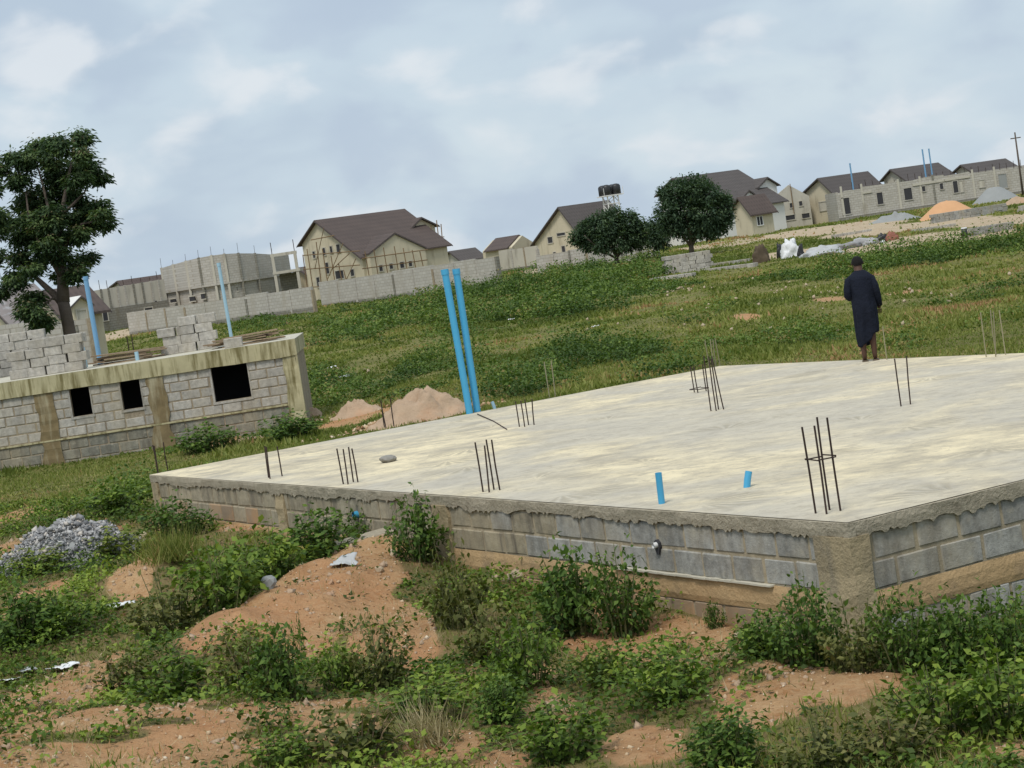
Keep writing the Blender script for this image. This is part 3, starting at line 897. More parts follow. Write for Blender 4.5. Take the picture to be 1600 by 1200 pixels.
for sx, px_, py_, pz_, dv in ((-1, -.085, .335, 1.09, V((.3, .9, .1))), (1, .252, .155, .815, V((-.1, .35, -.9)))):
    side = V((1, 0, 0)) if sx < 0 else V((1, .2, 0))
    for k, L in enumerate((.062, .072, .075, .066)):
        b0 = V((px_, py_, pz_)) + side * (k - 1.5) * .019
        ch.append([(b0, .009, None), (b0 + dv * L * .5 + V((0, 0, -.004)), .0085, None), (b0 + dv * L + V((0, .006, -.016)), .0075, None)])
    b0 = V((px_, py_, pz_)) + side * (-.04) - dv * .03
    ch.append([(b0, .010, None), (b0 - side * .012 + dv * .03, .0095, None), (b0 - side * .008 + dv * .055, .008, None)])
for s in (-1, 1):
    ch.append([(V((s * .080, .105, 1.575)), .012, None), (V((s * .090, .097, 1.59)), .016, None), (V((s * .092, .098, 1.61)), .012, None)])
ch.append([(V((0, .20, 1.60)), .012, None), (V((0, .222, 1.58)), .015, None), (V((0, .215, 1.565)), .012, None)])
skin_obj('body', ch, M['skin'], person)
# hair cap
bm = bmesh.new(); bmesh.ops.create_uvsphere(bm, u_segments=24, v_segments=16, radius=1)
for v in list(bm.verts):
    if v.co.z < -0.25 - 0.55 * max(0, -v.co.y) + 1.1 * max(0, v.co.y): bm.verts.remove(v)
for v in bm.verts:
    n = 1 + random.uniform(-.02, .02)
    v.co = V((v.co.x * .091 * n, v.co.y * .108 * n, v.co.z * .105 * n))
me = bpy.data.meshes.new('hair'); bm.to_mesh(me); bm.free(); me.materials.append(M['hair'])
for p_ in me.polygons: p_.use_smooth = True
obj('hair', me, person, (0, .108, 1.60), (R(-16), 0, 0), (1.06, 1.02, 1.08))
# robe: rings from the neckline down to an uneven wrapped hem
prof = [(1.475, .072, .072, .045), (1.455, .105, .09, .035), (1.42, .155, .11, .02), (1.37, .185, .13, .0), (1.25, .195, .135, 0), (1.10, .18, .135, 0), (.98, .175, .14, -.005), (.88, .18, .15, -.01), (.74, .175, .15, 0), (.60, .165, .14, 0), (.46, .15, .13, 0), (.30, .125, .12, 0)]
nth = 48
rv, rf = [], []
lev = 34
pz = [q[0] for q in prof][::-1]
for i in range(lev):
    t_ = i / (lev - 1)
    for j in range(nth):
        th = 2 * math.pi * j / nth
        cx_ = math.cos(th)
        hem = 0.27 + 0.21 * float(ss(-0.15, 0.75, cx_)) + 0.03 * math.sin(3 * th)
        z = 1.475 + (hem - 1.475) * t_
        rx = np.interp(z, pz, [q[1] for q in prof][::-1]); ry = np.interp(z, pz, [q[2] for q in prof][::-1]); cy = np.interp(z, pz, [q[3] for q in prof][::-1])
        fold = 1 + float(ss(1.25, .6, z)) * (0.085 * math.sin(6 * th + 2.5 * z) + 0.05 * math.sin(11 * th - 5 * z)) + 0.035 * math.sin(4 * th + 8 * z)
        shift = -0.035 * float(ss(.8, .3, z)) if cx_ < 0 else 0.02 * float(ss(.9, .5, z))
        rv.append((rx * fold * cx_ + shift + .01, cy + ry * fold * math.sin(th), z))
for i in range(lev - 1):
    for j in range(nth):
        j2 = (j + 1) % nth
        rf.append((i * nth + j, i * nth + j2, (i + 1) * nth + j2, (i + 1) * nth + j))
me = bpy.data.meshes.new('robe'); me.from_pydata(rv, [], rf)
for p_ in me.polygons: p_.use_smooth = True
me.materials.append(M['robe'])
robe = obj('robe', me, person)
so = robe.modifiers.new('solid', 'SOLIDIFY'); so.thickness = 0.008
for s, pts, rr in ((-1, [(-.10, .02, 1.37), (-.175, .0, 1.325), (-.215, -.025, 1.20), (-.222, -.03, 1.09), (-.195, .08, 1.06), (-.15, .18, 1.05)], [.07, .074, .066, .064, .060, .056]),
                   (1, [(.10, .02, 1.37), (.175, .0, 1.325), (.22, -.025, 1.20), (.235, -.02, 1.09), (.25, .05, .97), (.255, .10, .88)], [.07, .074, .066, .064, .058, .054])):
    MB().tube(pts, rr, 14).build('sleeve', M['robe'], person, True)
for s in (-1, 1):
    m = MB().prism([(-.085 * s - .05, -.06), (-.085 * s + .045, -.06), (-.085 * s + .05, .10), (-.085 * s + .03, .19), (-.085 * s - .03, .19), (-.085 * s - .05, .10)], 'z', 0.002, 0.022)
    m.build('sandal', M['sandal'], person)

# ------------------------------------------------------------------ the second house base with openings, on the left
LZ = 2.32
LR = Vector((-5.13, 50.0, 0))
LRZ = R(3.0)
LMAT = Matrix.Translation(LR) @ Matrix.Rotation(LRZ, 4, 'Z')
LINV = LMAT.inverted()
LD = 5.0
LB = 1.93
left = empty('block_house_base', LR, LRZ, 'low unfinished block building with three dark window openings and a concrete deck roof', 'building')
def lpix(px, py):
    o = LINV @ Vector((0, 0, CAMZ)); d = LINV.to_3x3() @ Vector(ray(px, py))
    q = o + d * (-o.y / d.y)
    return q.x, q.z
XL = -15.0
wins = []
for (a, b, c, d) in ((107, 602, 138, 651), (186, 592, 217, 640), (328, 568, 385, 628)):
    x0, z1 = lpix(a, (b + 4)); x1, _ = lpix(c, b); _, z0 = lpix(a, d + 2)
    wins.append((x0, x1, z0, LB))
cols = []
for (a, b) in ((60, 84), (238, 262)):
    cols.append((lpix(a, 640)[0], lpix(b, 640)[0]))
cols.append((-0.30, 0.0))
LED = 0.78
zl = min(w_[2] for w_ in wins)
# front wall core with real openings, other walls, floor inside
fc = MB()
xs = [XL]
for (x0, x1, z0, z1) in wins:
    fc.box(xs[-1], x0, 0.0, 0.2, -0.3, LB)
    fc.box(x0, x1, 0.0, 0.2, -0.3, z0)
    xs.append(x1)
fc.box(xs[-1], 0.0, 0.0, 0.2, -0.3, LB)
fc.build('front_wall', M['mortar_grey'], left)
MB().box(-0.2, 0.0, 0.2, LD, -0.3, LB).build('side_wall', M['mortar_grey'], left)
MB().box(XL, XL + .2, 0.2, LD, -0.3, LB).build('side_wall', M['mortar_grey'], left)
MB().box(XL + .2, -0.2, LD - .2, LD, -0.3, LB).build('rear_wall', M['mortar_grey'], left)
MB().box(XL + .2, -0.2, 0.2, LD - .2, -0.3, 0.35).build('interior_floor', M['dark'], left)  # floor and partition coloured near black to paint in the room's shade
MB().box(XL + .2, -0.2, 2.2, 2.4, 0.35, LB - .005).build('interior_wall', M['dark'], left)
bk = MB()
n = 60
for i in range(n):                                   # deck beam with an uneven face
    x0, x1 = XL - .05 + (0.1 - XL) * i / n, XL - .05 + (0.1 - XL) * (i + 1) / n
    f0, f1 = -0.06 - .02 * float(vnoise(i * .7, 1.3, 4)), -0.06 - .02 * float(vnoise((i + 1) * .7, 1.3, 4))
    l0, l1 = LB - .03 * float(vnoise(i * .5, 4.3, 4)), LB - .03 * float(vnoise((i + 1) * .5, 4.3, 4))
    bk.quad((x0, f0, l0), (x1, f1, l1), (x1, f1 - .005, LZ), (x0, f0 - .005, LZ))
    bk.quad((x0, f0, l0), (x0, 0.3, l0 + .002), (x1, 0.3, l1 + .002), (x1, f1, l1))
bk.box(XL - .05, 0.05, -0.052, LD + .05, LB + .015, LZ - .012)
bk.build('deck_beam', M['old_concrete'], left)
MB().box(XL - .05, 0.05, -0.05, LD + .05, LZ - .01, LZ + .004).build('deck_floor', M['deck_floor'], left)
MB().box(XL, 0.03, -0.045, 0.0, LED - .05, LED - .012).build('ledge', M['old_concrete'], left)
for (a, b) in cols:
    nseg = 26
    L_, R_ = [], []
    for k in range(nseg + 1):
        z = -0.3 + (LB - .002 + .3) * k / nseg
        spill = .10 * float(_ss(.9, .1, z))
        L_.append((a - .03 + .10 * (float(vnoise(z * 5, a * 3, 17)) - .5) - spill * float(vnoise(z * 3, a, 19)), z))
        R_.append((min(0.0, b + .03 + .10 * (float(vnoise(z * 5, b * 3, 18)) - .5) + spill * float(vnoise(z * 3, b, 20))), z))
    m = MB()
    for k in range(nseg):
        y0, y1 = -.03 - .02 * float(vnoise(k * .6, a, 22)), -.03 - .02 * float(vnoise((k + 1) * .6, a, 22))
        m.quad((L_[k][0], y0, L_[k][1]), (R_[k][0], y0, R_[k][1]), (R_[k + 1][0], y1, R_[k + 1][1]), (L_[k + 1][0], y1, L_[k + 1][1]))
        m.quad((L_[k][0], y0, L_[k][1]), (L_[k][0], .01, L_[k][1]), (L_[k + 1][0], .01, L_[k + 1][1]), (L_[k + 1][0], y1, L_[k + 1][1]))
        m.quad((R_[k][0], y0, R_[k][1]), (R_[k][0], .01, R_[k][1]), (R_[k + 1][0], .01, R_[k + 1][1]), (R_[k + 1][0], y1, R_[k + 1][1]))
    m.build('column', M['wet_stain'] if b < -.2 else M['old_concrete'], left)
MB().box(0.0, 0.045, -0.055, 0.3, -0.3, LB - .003).build('column', M['old_concrete'], left)
ob = [(c0 - XL, c1 - XL) for c0, c1 in cols]
for k in range(5):
    zc = LED + 0.112 + k * 0.231
    obw = ob + [(x0 - XL, x1 - XL) for (x0, x1, z0, z1) in wins if zc + .11 > z0]
    lay_row(left, (XL, 0, 0), (1, 0, 0), -XL, zc, 'block_pale', obw, 0.0 if k % 2 else 0.2375, (0, -1, 0), hh=0.205)
for k in range(4):
    zc = LED - 0.19 - k * 0.245
    lay_row(left, (XL, 0, 0), (1, 0, 0), -XL, zc, 'block_dark', ob, 0.0 if k % 2 else 0.2375, (0, -1, 0), hh=0.222, proud=0.012)
for (x0, x1, z0, z1) in wins:                          # smooth pale surround of each opening
    m = MB()
    m.box(x0 - .05, x0, -0.020, 0.19, z0 - .002, z1 - .03).box(x1, x1 + .03, -0.020, 0.19, z0 - .002, z1 - .03).box(x0 - .06, x1 + .05, -0.022, 0.19, z0 - .06, z0 - .003)
    m.build('window_surround', M['block_pale'], left)

# things on the deck
def dk(px, py):                                      # a point on the deck seen at a place in the photo
    return GZ(px, py, LZ + .004)
def stack(loc, rz, nx_, ny_, nz_, label, kind='block_pale', missing=(), group='stacks of concrete blocks', jit=.02, name='block_stack', s=1.0):
    e = empty(name, loc, rz, label, 'block stack', group)
    for k in range(nz_):
        for i in range(nx_):
            for j in range(ny_):
                if (i, j, k) in missing: continue
                me = random.choice(BFULL[kind])
                obj('block', me, e, ((i - (nx_ - 1) / 2) * 0.47 * s + random.uniform(-jit, jit) + (0.1 if k % 2 and nx_ > 2 else 0), (j - (ny_ - 1) / 2) * 0.24 * s + random.uniform(-jit, jit), (0.1125 + k * 0.226) * s), (0, 0, random.uniform(-.06, .06)), (s, s, s))
    return e
stack(dk(290, 551) + Vector((0, .5, 0)), LRZ + R(4), 3, 2, 4, 'neat stack of grey blocks in the middle of the left deck', missing={(0, 0, 3), (0, 1, 3)})
stack(dk(352, 545) + Vector((.15, .45, 0)), LRZ, 1, 2, 1, 'lone low pair of blocks beside the neat stack on the left deck')
stack(dk(72, 586) + Vector((0, .3, 0)), LRZ - R(3), 4, 2, 4, 'wide stack of blocks at the left end of the deck in front of the tree', missing={(0, 0, 3), (0, 1, 3)})
stack(dk(20, 588) + Vector((-.2, 1.2, 0)), LRZ + R(6), 4, 2, 5, 'taller rough stack of blocks at the photo edge behind the wide stack')
def planks(loc, rz, label, nn, L, spread):
    e = empty('plank_pile', loc, rz, label, 'planks', 'plank piles on the deck')
    for i in range(nn):
        l = L * random.uniform(.7, 1.1)
        m = MB().box(-l / 2, l / 2, -.07, .07, -.016, .016)
        lay = i // 4
        m.build('plank', M['plank'], e, loc=(random.uniform(-.25, .25), ((i % 4) - 1.5) * .17 * spread + random.uniform(-.04, .04), .02 + lay * .055)).rotation_euler = (random.uniform(-.03, .03), random.uniform(-.035, .035), random.uniform(-.14, .14))
    return e
planks(dk(195, 566) + Vector((0, .5, 0)), LRZ + R(8), 'pile of brown planks left of the neat block stack', 18, 1.7, 1.0)
planks(dk(372, 541) + Vector((.1, .8, 0)), LRZ + R(5), 'pile of planks right of the neat block stack', 18, 1.7, 1.0)
pipe(dk(157, 570), 2.30, 0.062, 'thick tall blue pipe standing on the left deck beside the tree', 'pvc_faded', lean=(-.02, 0), group='pipes on the left deck')
pipe(dk(354, 541) + Vector((0, 1.2, 0)), 2.15, 0.045, 'thin tall pale blue pipe rising behind the neat block stack', 'pvc_dusty', lean=(-.03, 0), group='pipes on the left deck')
pipe(dk(97, 581), 0.20, 0.07, 'stubby blue pipe end on the deck edge in front of the wide stack', 'pvc_faded', group='pipes on the left deck')
pipe(dk(215, 563), 0.22, 0.05, 'small pale blue stub on the deck edge in front of the planks', 'pvc_dusty', group='pipes on the left deck')
pipe(dk(32, 576) + Vector((0, .55, 0.45)), 0.58, 0.075, 'broad blue pipe rising behind the blocks at the photo edge', 'pvc_faded', group='pipes on the left deck')
pipe(dk(136, 574), 0.52, 0.028, 'thin greenish upright pipe right of the tree trunk', 'pvc_dusty', group='pipes on the left deck')
rebar(206, 552, 0.0 + 0.55, 'thin starter bars left of the neat stack on the deck', 4, 0.07, zb=LZ, rz=LRZ, group='starter bars on the left deck')
rebar(318, 541, 0.75, 'tall thin starter bars right of the neat stack on the deck', 3, 0.07, zb=LZ, rz=LRZ, group='starter bars on the left deck')
# ------------------------------------------------------------------ far houses
def lmat(root): return Matrix.Translation(root.location) @ Matrix.Rotation(root.rotation_euler.z, 4, 'Z')
def on_plane(root, px, py, axis, val):
    inv = lmat(root).inverted()
    o = inv @ Vector((0, 0, CAMZ)); d = inv.to_3x3() @ Vector(ray(px, py))
    return o + d * ((val - o[axis]) / d[axis])

def roof_poly(yn, zn, yr, zr, yf, zf, over, th):
    sn, sf = (zr - zn) / (yr - yn), (zr - zf) / (yf - yr)
    e = 0.03
    a, b = (yn - over, zn - sn * over + e), (yf + over, zf - sf * over + e)
    return [a, (yr, zr + e), b, (b[0], b[1] + th), (yr, zr + e + th), (a[0], a[1] + th)]

def gable(root, x0, x1, yn, zn, yr, zr, yf, zf, wall, roof, over=0.4, th=0.14, axis='x', base=-0.6):
    poly = [(yn, base), (yn, zn), (yr, zr), (yf, zf), (yf, base)]
    MB().prism(poly, axis, x0, x1).build('wall', wall, root)
    if roof is not None:
        r_ = MB().prism(roof_poly(yn, zn, yr, zr, yf, zf, over, th), axis, x0 - over, x1 + over).build('roof', roof, root)
        rr = roof_poly(yn, zn, yr, zr, yf, zf, over + .03, .10)
        for xx in (x0 - over - .05, x1 + over + .005):
            MB().prism([(a, b - .04) for a, b in rr], axis, xx, xx + .045).build('bargeboard', M['roof_grey'], r_)

def window(root, px, py, wpx, hpx, axis, val, out=-1, name='window', fr=None, pane=None, grid=False):
    q = on_plane(root, px, py, axis, val)
    s = mpp((lmat(root) @ q).y)
    inv = lmat(root).inverted().to_3x3()
    hz = inv @ Vector((1, 0, 0))
    fore = abs(hz[1 - axis]) if axis < 2 else 1
    w, h = wpx * s / max(.3, fore), hpx * s
    c = q[1 - axis]
    m, p_ = MB(), MB()
    def bx(mm, a0, a1, d0, d1, z0, z1):
        d0, d1 = sorted((val + out * d0, val + out * d1))
        if axis == 0: mm.box(d0, d1, a0, a1, z0, z1)
        else: mm.box(a0, a1, d0, d1, z0, z1)
    f = 0.09
    bx(m, c - w / 2 - f, c + w / 2 + f, -.05, .06, q.z + h / 2, q.z + h / 2 + f)
    bx(m, c - w / 2 - f, c + w / 2 + f, -.05, .08, q.z - h / 2 - f, q.z - h / 2)
    bx(m, c - w / 2 - f, c - w / 2, -.05, .058, q.z - h / 2, q.z + h / 2)
    bx(m, c + w / 2, c + w / 2 + f, -.05, .058, q.z - h / 2, q.z + h / 2)
    if grid: bx(m, c - .04, c + .04, .012, .05, q.z - h / 2, q.z + h / 2)
    o = m.build(name, fr or M['render_grey'], root)
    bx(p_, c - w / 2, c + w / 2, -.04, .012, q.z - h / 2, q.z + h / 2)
    p_.build('opening_panel', pane or M['dark'], o)  # flat panel filling the opening; the default dark colour paints in its shade

def house(name, label, d, phi, apex, rend, near, far, wall, roof, cat='house', group='houses beyond the field'):
    a = W(*apex, d)
    root = empty(name, (a.x, a.y, ground(a.x, a.y)), phi, label, cat, group)
    zr = a.z - root.location.z
    x1 = on_plane(root, *rend, 1, 0.0).x
    qn, qf = on_plane(root, *near, 0, 0.0), on_plane(root, *far, 0, 0.0)
    gable(root, 0, x1, qn.y, qn.z, 0, zr, qf.y, qf.z, wall, roof)
    root['zr'] = zr
    return root, x1, qn, qf, zr

def del_props(o):
    for k in ('zr',):
        if k in o: del o[k]

# big house with scaffolding
h1, x1, qn, qf, zr = house('scaffolded_house', 'large cream house with steep brown roof wrapped in bamboo scaffolding', 205, R(38), (496, 346), (628, 331), (565, 401), (472, 382), M['cream'], M['roof_brown'])
del_props(h1)
yn = qn.y
qa = on_plane(h1, 616, 366, 1, yn - .9); ql = on_plane(h1, 568, 401, 1, yn - .9); qr = on_plane(h1, 664, 388, 1, yn - .9)
gable(h1, yn - .9, -0.6, ql.x + .7, min(ql.z, qr.z) + .2, qa.x, qa.z, qr.x, min(ql.z, qr.z), M['cream'], M['roof_brown'], axis='y', over=.12)
ta = on_plane(h1, 656, 342, 1, -3.2); tl = on_plane(h1, 641, 358, 1, -3.2); tr_ = on_plane(h1, 679, 352, 1, -3.2)
gable(h1, -3.2, 1.0, tl.x, min(tl.z, tr_.z), ta.x, ta.z, tr_.x, min(tl.z, tr_.z), M['cream'], M['roof_brown'], axis='y', over=.35)
window(h1, 658, 371, 16, 9, 1, -3.2, name='balcony_opening', pane=M['white_wall'])
window(h1, 654, 378, 8, 6, 1, -3.2, name='balcony_opening')
for (px, py, w, h) in ((595, 419, 5, 9), (611, 416, 5, 8), (628, 414, 6, 9), (641, 412, 5, 8)):
    window(h1, px, py, w, h, 1, yn - .9)
for (px, py, w, h) in ((491, 398, 4, 10), (507, 393, 4, 11), (518, 390, 4, 10), (529, 388, 6, 12), (512, 419, 5, 17), (531, 429, 14, 12), (551, 426, 6, 10), (498, 441, 5, 15)):
    window(h1, px, py, w, h, 0, 0.0)
def pole_on(root, axis, val, p0, p1, r=0.05):
    a, b = on_plane(root, *p0, axis, val), on_plane(root, *p1, axis, val)
    MB().tube([a, b], r, 6).build('scaffold_pole', M['bamboo'], root)
for x in (480, 489, 502, 513, 524, 536, 546):
    b = 478 - (x - 480) * .13
    t_ = 372 + abs(x - 496) * 1.0 + (10 if x < 496 else 0)
    pole_on(h1, 0, -0.9, (x + 4, b), (x - 8 + random.uniform(-2, 2), max(356, t_)))
for y in (372, 396, 418, 446):
    pole_on(h1, 0, -0.95, (474 if y > 380 else 486, y + 3), (562 if y > 390 else 522, y - 4 + (4 if y > 440 else 0)))
for (a, b) in (((492, 420), (506, 356)), ((512, 436), (536, 380)), ((540, 440), (556, 404)), ((520, 420), (546, 396))):
    pole_on(h1, 0, -1.0, a, b, .04)
for x in (574, 588, 603, 620, 634, 648, 660):
    pole_on(h1, 1, yn - 1.9, (x + 4, 438 - (x - 574) * .1), (x - 4, 384 + abs(x - 616) * .2))
for y in (398, 414):
    pole_on(h1, 1, yn - 1.95, (566, y + 6), (668, y - 8))
for (a, b) in (((690, 410), (682, 344)), ((694, 408), (689, 350)), ((680, 408), (673, 352))):
    pole_on(h1, 1, -4.2, a, b, .055)
for (a, b) in (((664, 374), (694, 370)), ((664, 396), (696, 392))):
    pole_on(h1, 1, -4.25, a, b, .045)

# small roofs behind the wall
h, *_ = house('bungalow', 'low bungalow roof just right of the scaffolded house, half hidden by the wall', 240, R(30), (706, 394), (738, 387), (722, 407), (688, 407), M['render_grey'], M['roof_grey']); del_props(h)
h, x1, qn, qf, zr = house('bungalow', 'brown roofed bungalow behind the wall with a cream gable on its right', 236, R(-32), (816, 368), (770, 374), (800, 386), (834, 379), M['cream'], M['roof_brown']); del_props(h)

# house with the steep cream gable beside the water tower
h2, x1, qn, qf, zr = house('gabled_house', 'house with a tall cream gable and grey roof left of the round dark trees', 225, R(36), (876, 325), (948, 316), (916, 378), (836, 381), M['cream'], M['roof_grey']); del_props(h2)
for (px, py, w, h) in ((860, 375, 7, 9), (881, 390, 5, 11), (867, 397, 4, 6), (877, 366, 12, 4)):
    window(h2, px, py, w, h, 0, 0.0)
# water tower
b = G(962, 400); b = W(957, 330, 222)
wt = empty('water_tower', (b.x, b.y, ground(b.x, b.y)), R(20), 'white steel tower carrying black water tanks behind the gabled house', 'water tower')
ztop = W(956, 306, 222).z - wt.location.z
fr = MB()
for sx in (-1, 1):
    for sy in (-1, 1):
        MB().tube([(sx * .75, sy * .75, -.3), (sx * .62, sy * .62, ztop)], .075, 8).build('leg', M['white_wall'], wt)
for k in range(4):
    z0, z1 = ztop * (.45 + k * .14), ztop * (.45 + (k + 1) * .14)
    for (a, b_) in (((-.68, -.68), (.68, -.68)), ((.68, -.68), (.68, .68)), ((-.68, .68), (.68, .68)), ((-.68, -.68), (-.68, .68))):
        MB().tube([(a[0], a[1], z0), (b_[0], b_[1], z0)], .05, 6).build('crossbar', M['white_wall'], wt)
        MB().tube([(a[0], a[1], z0), (b_[0], b_[1], min(z1, ztop))], .04, 6).build('brace', M['white_wall'], wt)
MB().box(-1.15, 1.15, -1.05, 1.05, ztop, ztop + .10).build('platform', M['white_wall'], wt)
for (tx, ty) in ((-.56, -.5), (.56, -.5), (-.56, .5), (.56, .5)):
    m = MB().tube([(tx, ty, ztop + .1), (tx, ty, ztop + .12), (tx, ty, ztop + 1.0), (tx, ty, ztop + 1.16), (tx, ty, ztop + 1.24), (tx, ty, ztop + 1.25)], [.46, .5, .5, .40, .18, .16], 18)
    m.build('tank', M['black_plastic'], wt, True)
for s in (-1, 1):
    MB().tube([(s * 1.12, -1.02, ztop + .1), (s * 1.12, -1.02, ztop + .9)], .03, 5).build('rail_post', M['white_wall'], wt)

# big roof behind the mango tree, white dormer, annex
h3, x1, qn, qf, zr = house('big_roofed_house', 'large house with a broad dark brown roof and white gabled dormer behind the mango tree', 225, R(36), (1054, 280), (1150, 271), (1128, 327), (1030, 305), M['white_wall'], M['roof_grey']); del_props(h3)
vd = -4.2
da, dl, dr = on_plane(h3, 1197, 279, 1, vd), on_plane(h3, 1184, 293, 1, vd), on_plane(h3, 1213, 288, 1, vd)
zz_ = min(dl.z, dr.z)
gable(h3, vd, 0.8, dl.x, zz_, da.x, da.z, dr.x, zz_, M['white_wall'], M['roof_grey'], axis='y', over=.3)
window(h3, 1195, 306, 6, 13, 1, vd, fr=M['white_wall']); window(h3, 1206, 305, 5, 13, 1, vd, fr=M['white_wall'])
g3 = on_plane(h3, 1169, 299, 1, -6.0)
gable(h3, -6.0, -2.0, g3.x - 1.3, g3.z - .85, g3.x, g3.z, g3.x + 1.3, g3.z - .85, M['white_wall'], M['roof_grey'], axis='y', over=.2)
hx, x1, qn, qf, zr = house('annex', 'small cream annex with brown roof and one square window right of the mango tree', 205, R(34), (1157, 310), (1190, 306), (1173, 331), (1146, 326), M['cream'], M['roof_brown']); del_props(hx)
window(hx, 1187, 345, 9, 13, 1, qn.y, fr=M['white_wall'], grid=True)

# unfinished gable house without roof
a = W(1232, 289, 232)
hg = empty('roofless_gable_house', (a.x, a.y, ground(a.x, a.y)), R(4), 'roofless grey gable wall with small openings between two roofed houses', 'house', 'houses beyond the field')
zr = a.z - hg.location.z
ql, qr = on_plane(hg, 1212, 306, 1, 0), on_plane(hg, 1264, 306, 1, 0)
ze = (ql.z + qr.z) / 2
gable(hg, 0, .25, ql.x, ql.z, 0, zr, qr.x, qr.z, M['render_grey'], None, axis='y')
MB().box(ql.x, ql.x + .25, .25, 9, -.6, ql.z - .1).build('side_wall', M['bricks'], hg)
MB().box(qr.x - .25, qr.x, .25, 9, -.6, qr.z - .1).build('side_wall', M['bricks'], hg)
MB().box(ql.x + .25, qr.x - .25, 8.7, 8.95, -.6, ze - .1).build('rear_wall', M['bricks'], hg)
for (px, py, w, h) in ((1236, 321, 4, 7), (1222, 323, 4, 6), (1251, 318, 5, 7), (1234, 340, 16, 7), (1259, 337, 12, 7)):
    window(hg, px, py, w, h, 1, 0.0)
MB().tube([(.15, -.15, 1.5), (.15, -.15, zr + .1)], .05, 5).build('pole', M['bamboo'], hg)

# the row on the right
RD = 222.0
h4, x1, qn, qf, zr = house('bungalow', 'bungalow with cream gable and dark roof at the left end of the unfinished row', RD + 10, R(35), (1281, 280), (1353, 272), (1303, 301), (1259, 301), M['cream'], M['roof_grey']); del_props(h4)
window(h4, 1287, 322, 10, 13, 0, 0.0, pane=M['render_grey'])
h5, *_ = house('bungalow', 'bungalow with pale gable and dark roof behind the middle of the unfinished row', RD + 16, R(35), (1394, 266), (1463, 259), (1425, 287), (1381, 281), M['render_grey'], M['roof_grey']); del_props(h5)
h6, *_ = house('bungalow', 'bungalow with dark roof behind the right end of the unfinished row', RD + 16, R(35), (1504, 259), (1568, 252), (1532, 276), (1494, 268), M['render_grey'], M['roof_grey']); del_props(h6)
o_ = W(1334, 340, RD)
row = empty('unfinished_row', (o_.x, RD, ground(o_.x, RD)), 0.0, 'long roofless row of unfinished block rooms with small dark windows', 'building')
def rp(px, py):
    q = on_plane(row, px, py, 1, 0.0); return (q.x, q.z)
tops = [(1306, 303), (1318, 300), (1319, 298), (1345, 295), (1346, 292), (1361, 290), (1385, 287), (1402, 283), (1403, 285), (1425, 282), (1444, 277), (1474, 273), (1475, 275), (1500, 271), (1514, 268), (1515, 271), (1545, 268), (1577, 264), (1590, 263), (1640, 257)]
poly = [(rp(*tops[0])[0], -0.8)] + [rp(*p) for p in tops] + [(rp(*tops[-1])[0], -0.8)]
MB().prism(poly, 'y', 0, .25).build('front_wall', M['bricks'], row)
zt = rp(1450, 277)[1]
xl, xr = poly[0][0], poly[-1][0]
MB().box(xl, xr, 7, 7.25, -.8, zt - .2).build('rear_wall', M['bricks'], row)
MB().box(xl, xl + .25, .25, 7, -.8, zt - .15).build('side_wall', M['bricks'], row)
MB().box(xr - .25, xr, .25, 7, -.8, zt - .15).build('side_wall', M['bricks'], row)
for px in (1361, 1402, 1474, 1514):
    MB().box(rp(px, 280)[0], rp(px, 280)[0] + .25, .25, 7, -.8, zt - .12).build('inner_wall', M['bricks'], row)
for (px, py, w, h, pn) in ((1322, 322, 12, 25, None), (1375, 310, 9, 18, None), (1419, 303, 12, 18, None), (1443, 295, 5, 8, None), (1471, 291, 5, 9, None), (1493, 292, 7, 18, None), (1502, 291, 4, 17, 'render_grey'), (1534, 287, 8, 11, 'render_grey'), (1567, 283, 13, 22, 'grit')):
    window(row, px, py, w, h, 1, 0.0, fr=M['bricks'], pane=M[pn] if pn else None, name='door_opening' if h > 20 else 'window')
for (a, b) in ((1346, 1361), (1425, 1474), (1475, 1514)):
    x0, z0 = rp(a, 296 - (a - 1346) * .155); x1, z1 = rp(b, 294 - (b - 1346) * .155)
    MB().box(x0, x1, -.10, 0, min(z0, z1) - .5, min(z0, z1) - .25).build('lintel', M['render_grey'], row)
for px in (1313, 1345, 1402, 1436, 1456, 1518, 1552):
    x0, z0 = rp(px, 290 - (px - 1313) * .13)
    MB().box(x0 - .11, x0 + .11, -.06, 0.0, -.8, z0 - .1).build('column', M['render_grey'] if px not in (1456,) else M['bricks_dark'], row)
for k in range(26):
    px = 1320 + k * 11
    if px in (1320,): continue
    x0, z0 = rp(px, 288 - (px - 1345) * .128)
    MB().tube([(x0, .12, z0 - .5), (x0 + random.uniform(-.05, .05), .12, z0 + random.uniform(.05, .5))], .03, 5).build('starter_bar', M['steel'], row)
MB().box(xl, xr, -.22, -.001, -.8, .32).build('plinth', M['bricks_dark'], row)
for (px, pb_, pt, r_, lab, mt) in ((1334, 300, 255, .085, 'grey-blue pole rising above the left of the unfinished row', 'pvc_faded'), (1448, 285, 233, .085, 'left of two thin blue poles above the unfinished row', 'pvc_faded'), (1458, 283, 232, .08, 'right of two thin blue poles above the unfinished row', 'pvc_faded')):
    b = W(px, pb_, RD + 3); tp = W(px - 5, pt, RD + 3)
    gz_ = ground(b.x, b.y)
    pipe(Vector((b.x, b.y, gz_)), tp.z - gz_, r_, lab, mt, group='poles above the row', n=8)
b = G(1597, 300); b = W(1598, 300, 200)
e = empty('utility_pole', (b.x, b.y, ground(b.x, b.y)), 0, 'tall wooden pole at the far right edge of the photo', 'pole')
MB().tube([(0, 0, -.3), (0, 0, W(1597, 205, 200).z - e.location.z)], [.12, .07], 10).build('shaft', M['bark'], e, True)
MB().box(-.5, .5, -.05, .05, W(1597, 215, 200).z - e.location.z, W(1597, 215, 200).z - e.location.z + .1).build('crossarm', M['bark'], e)

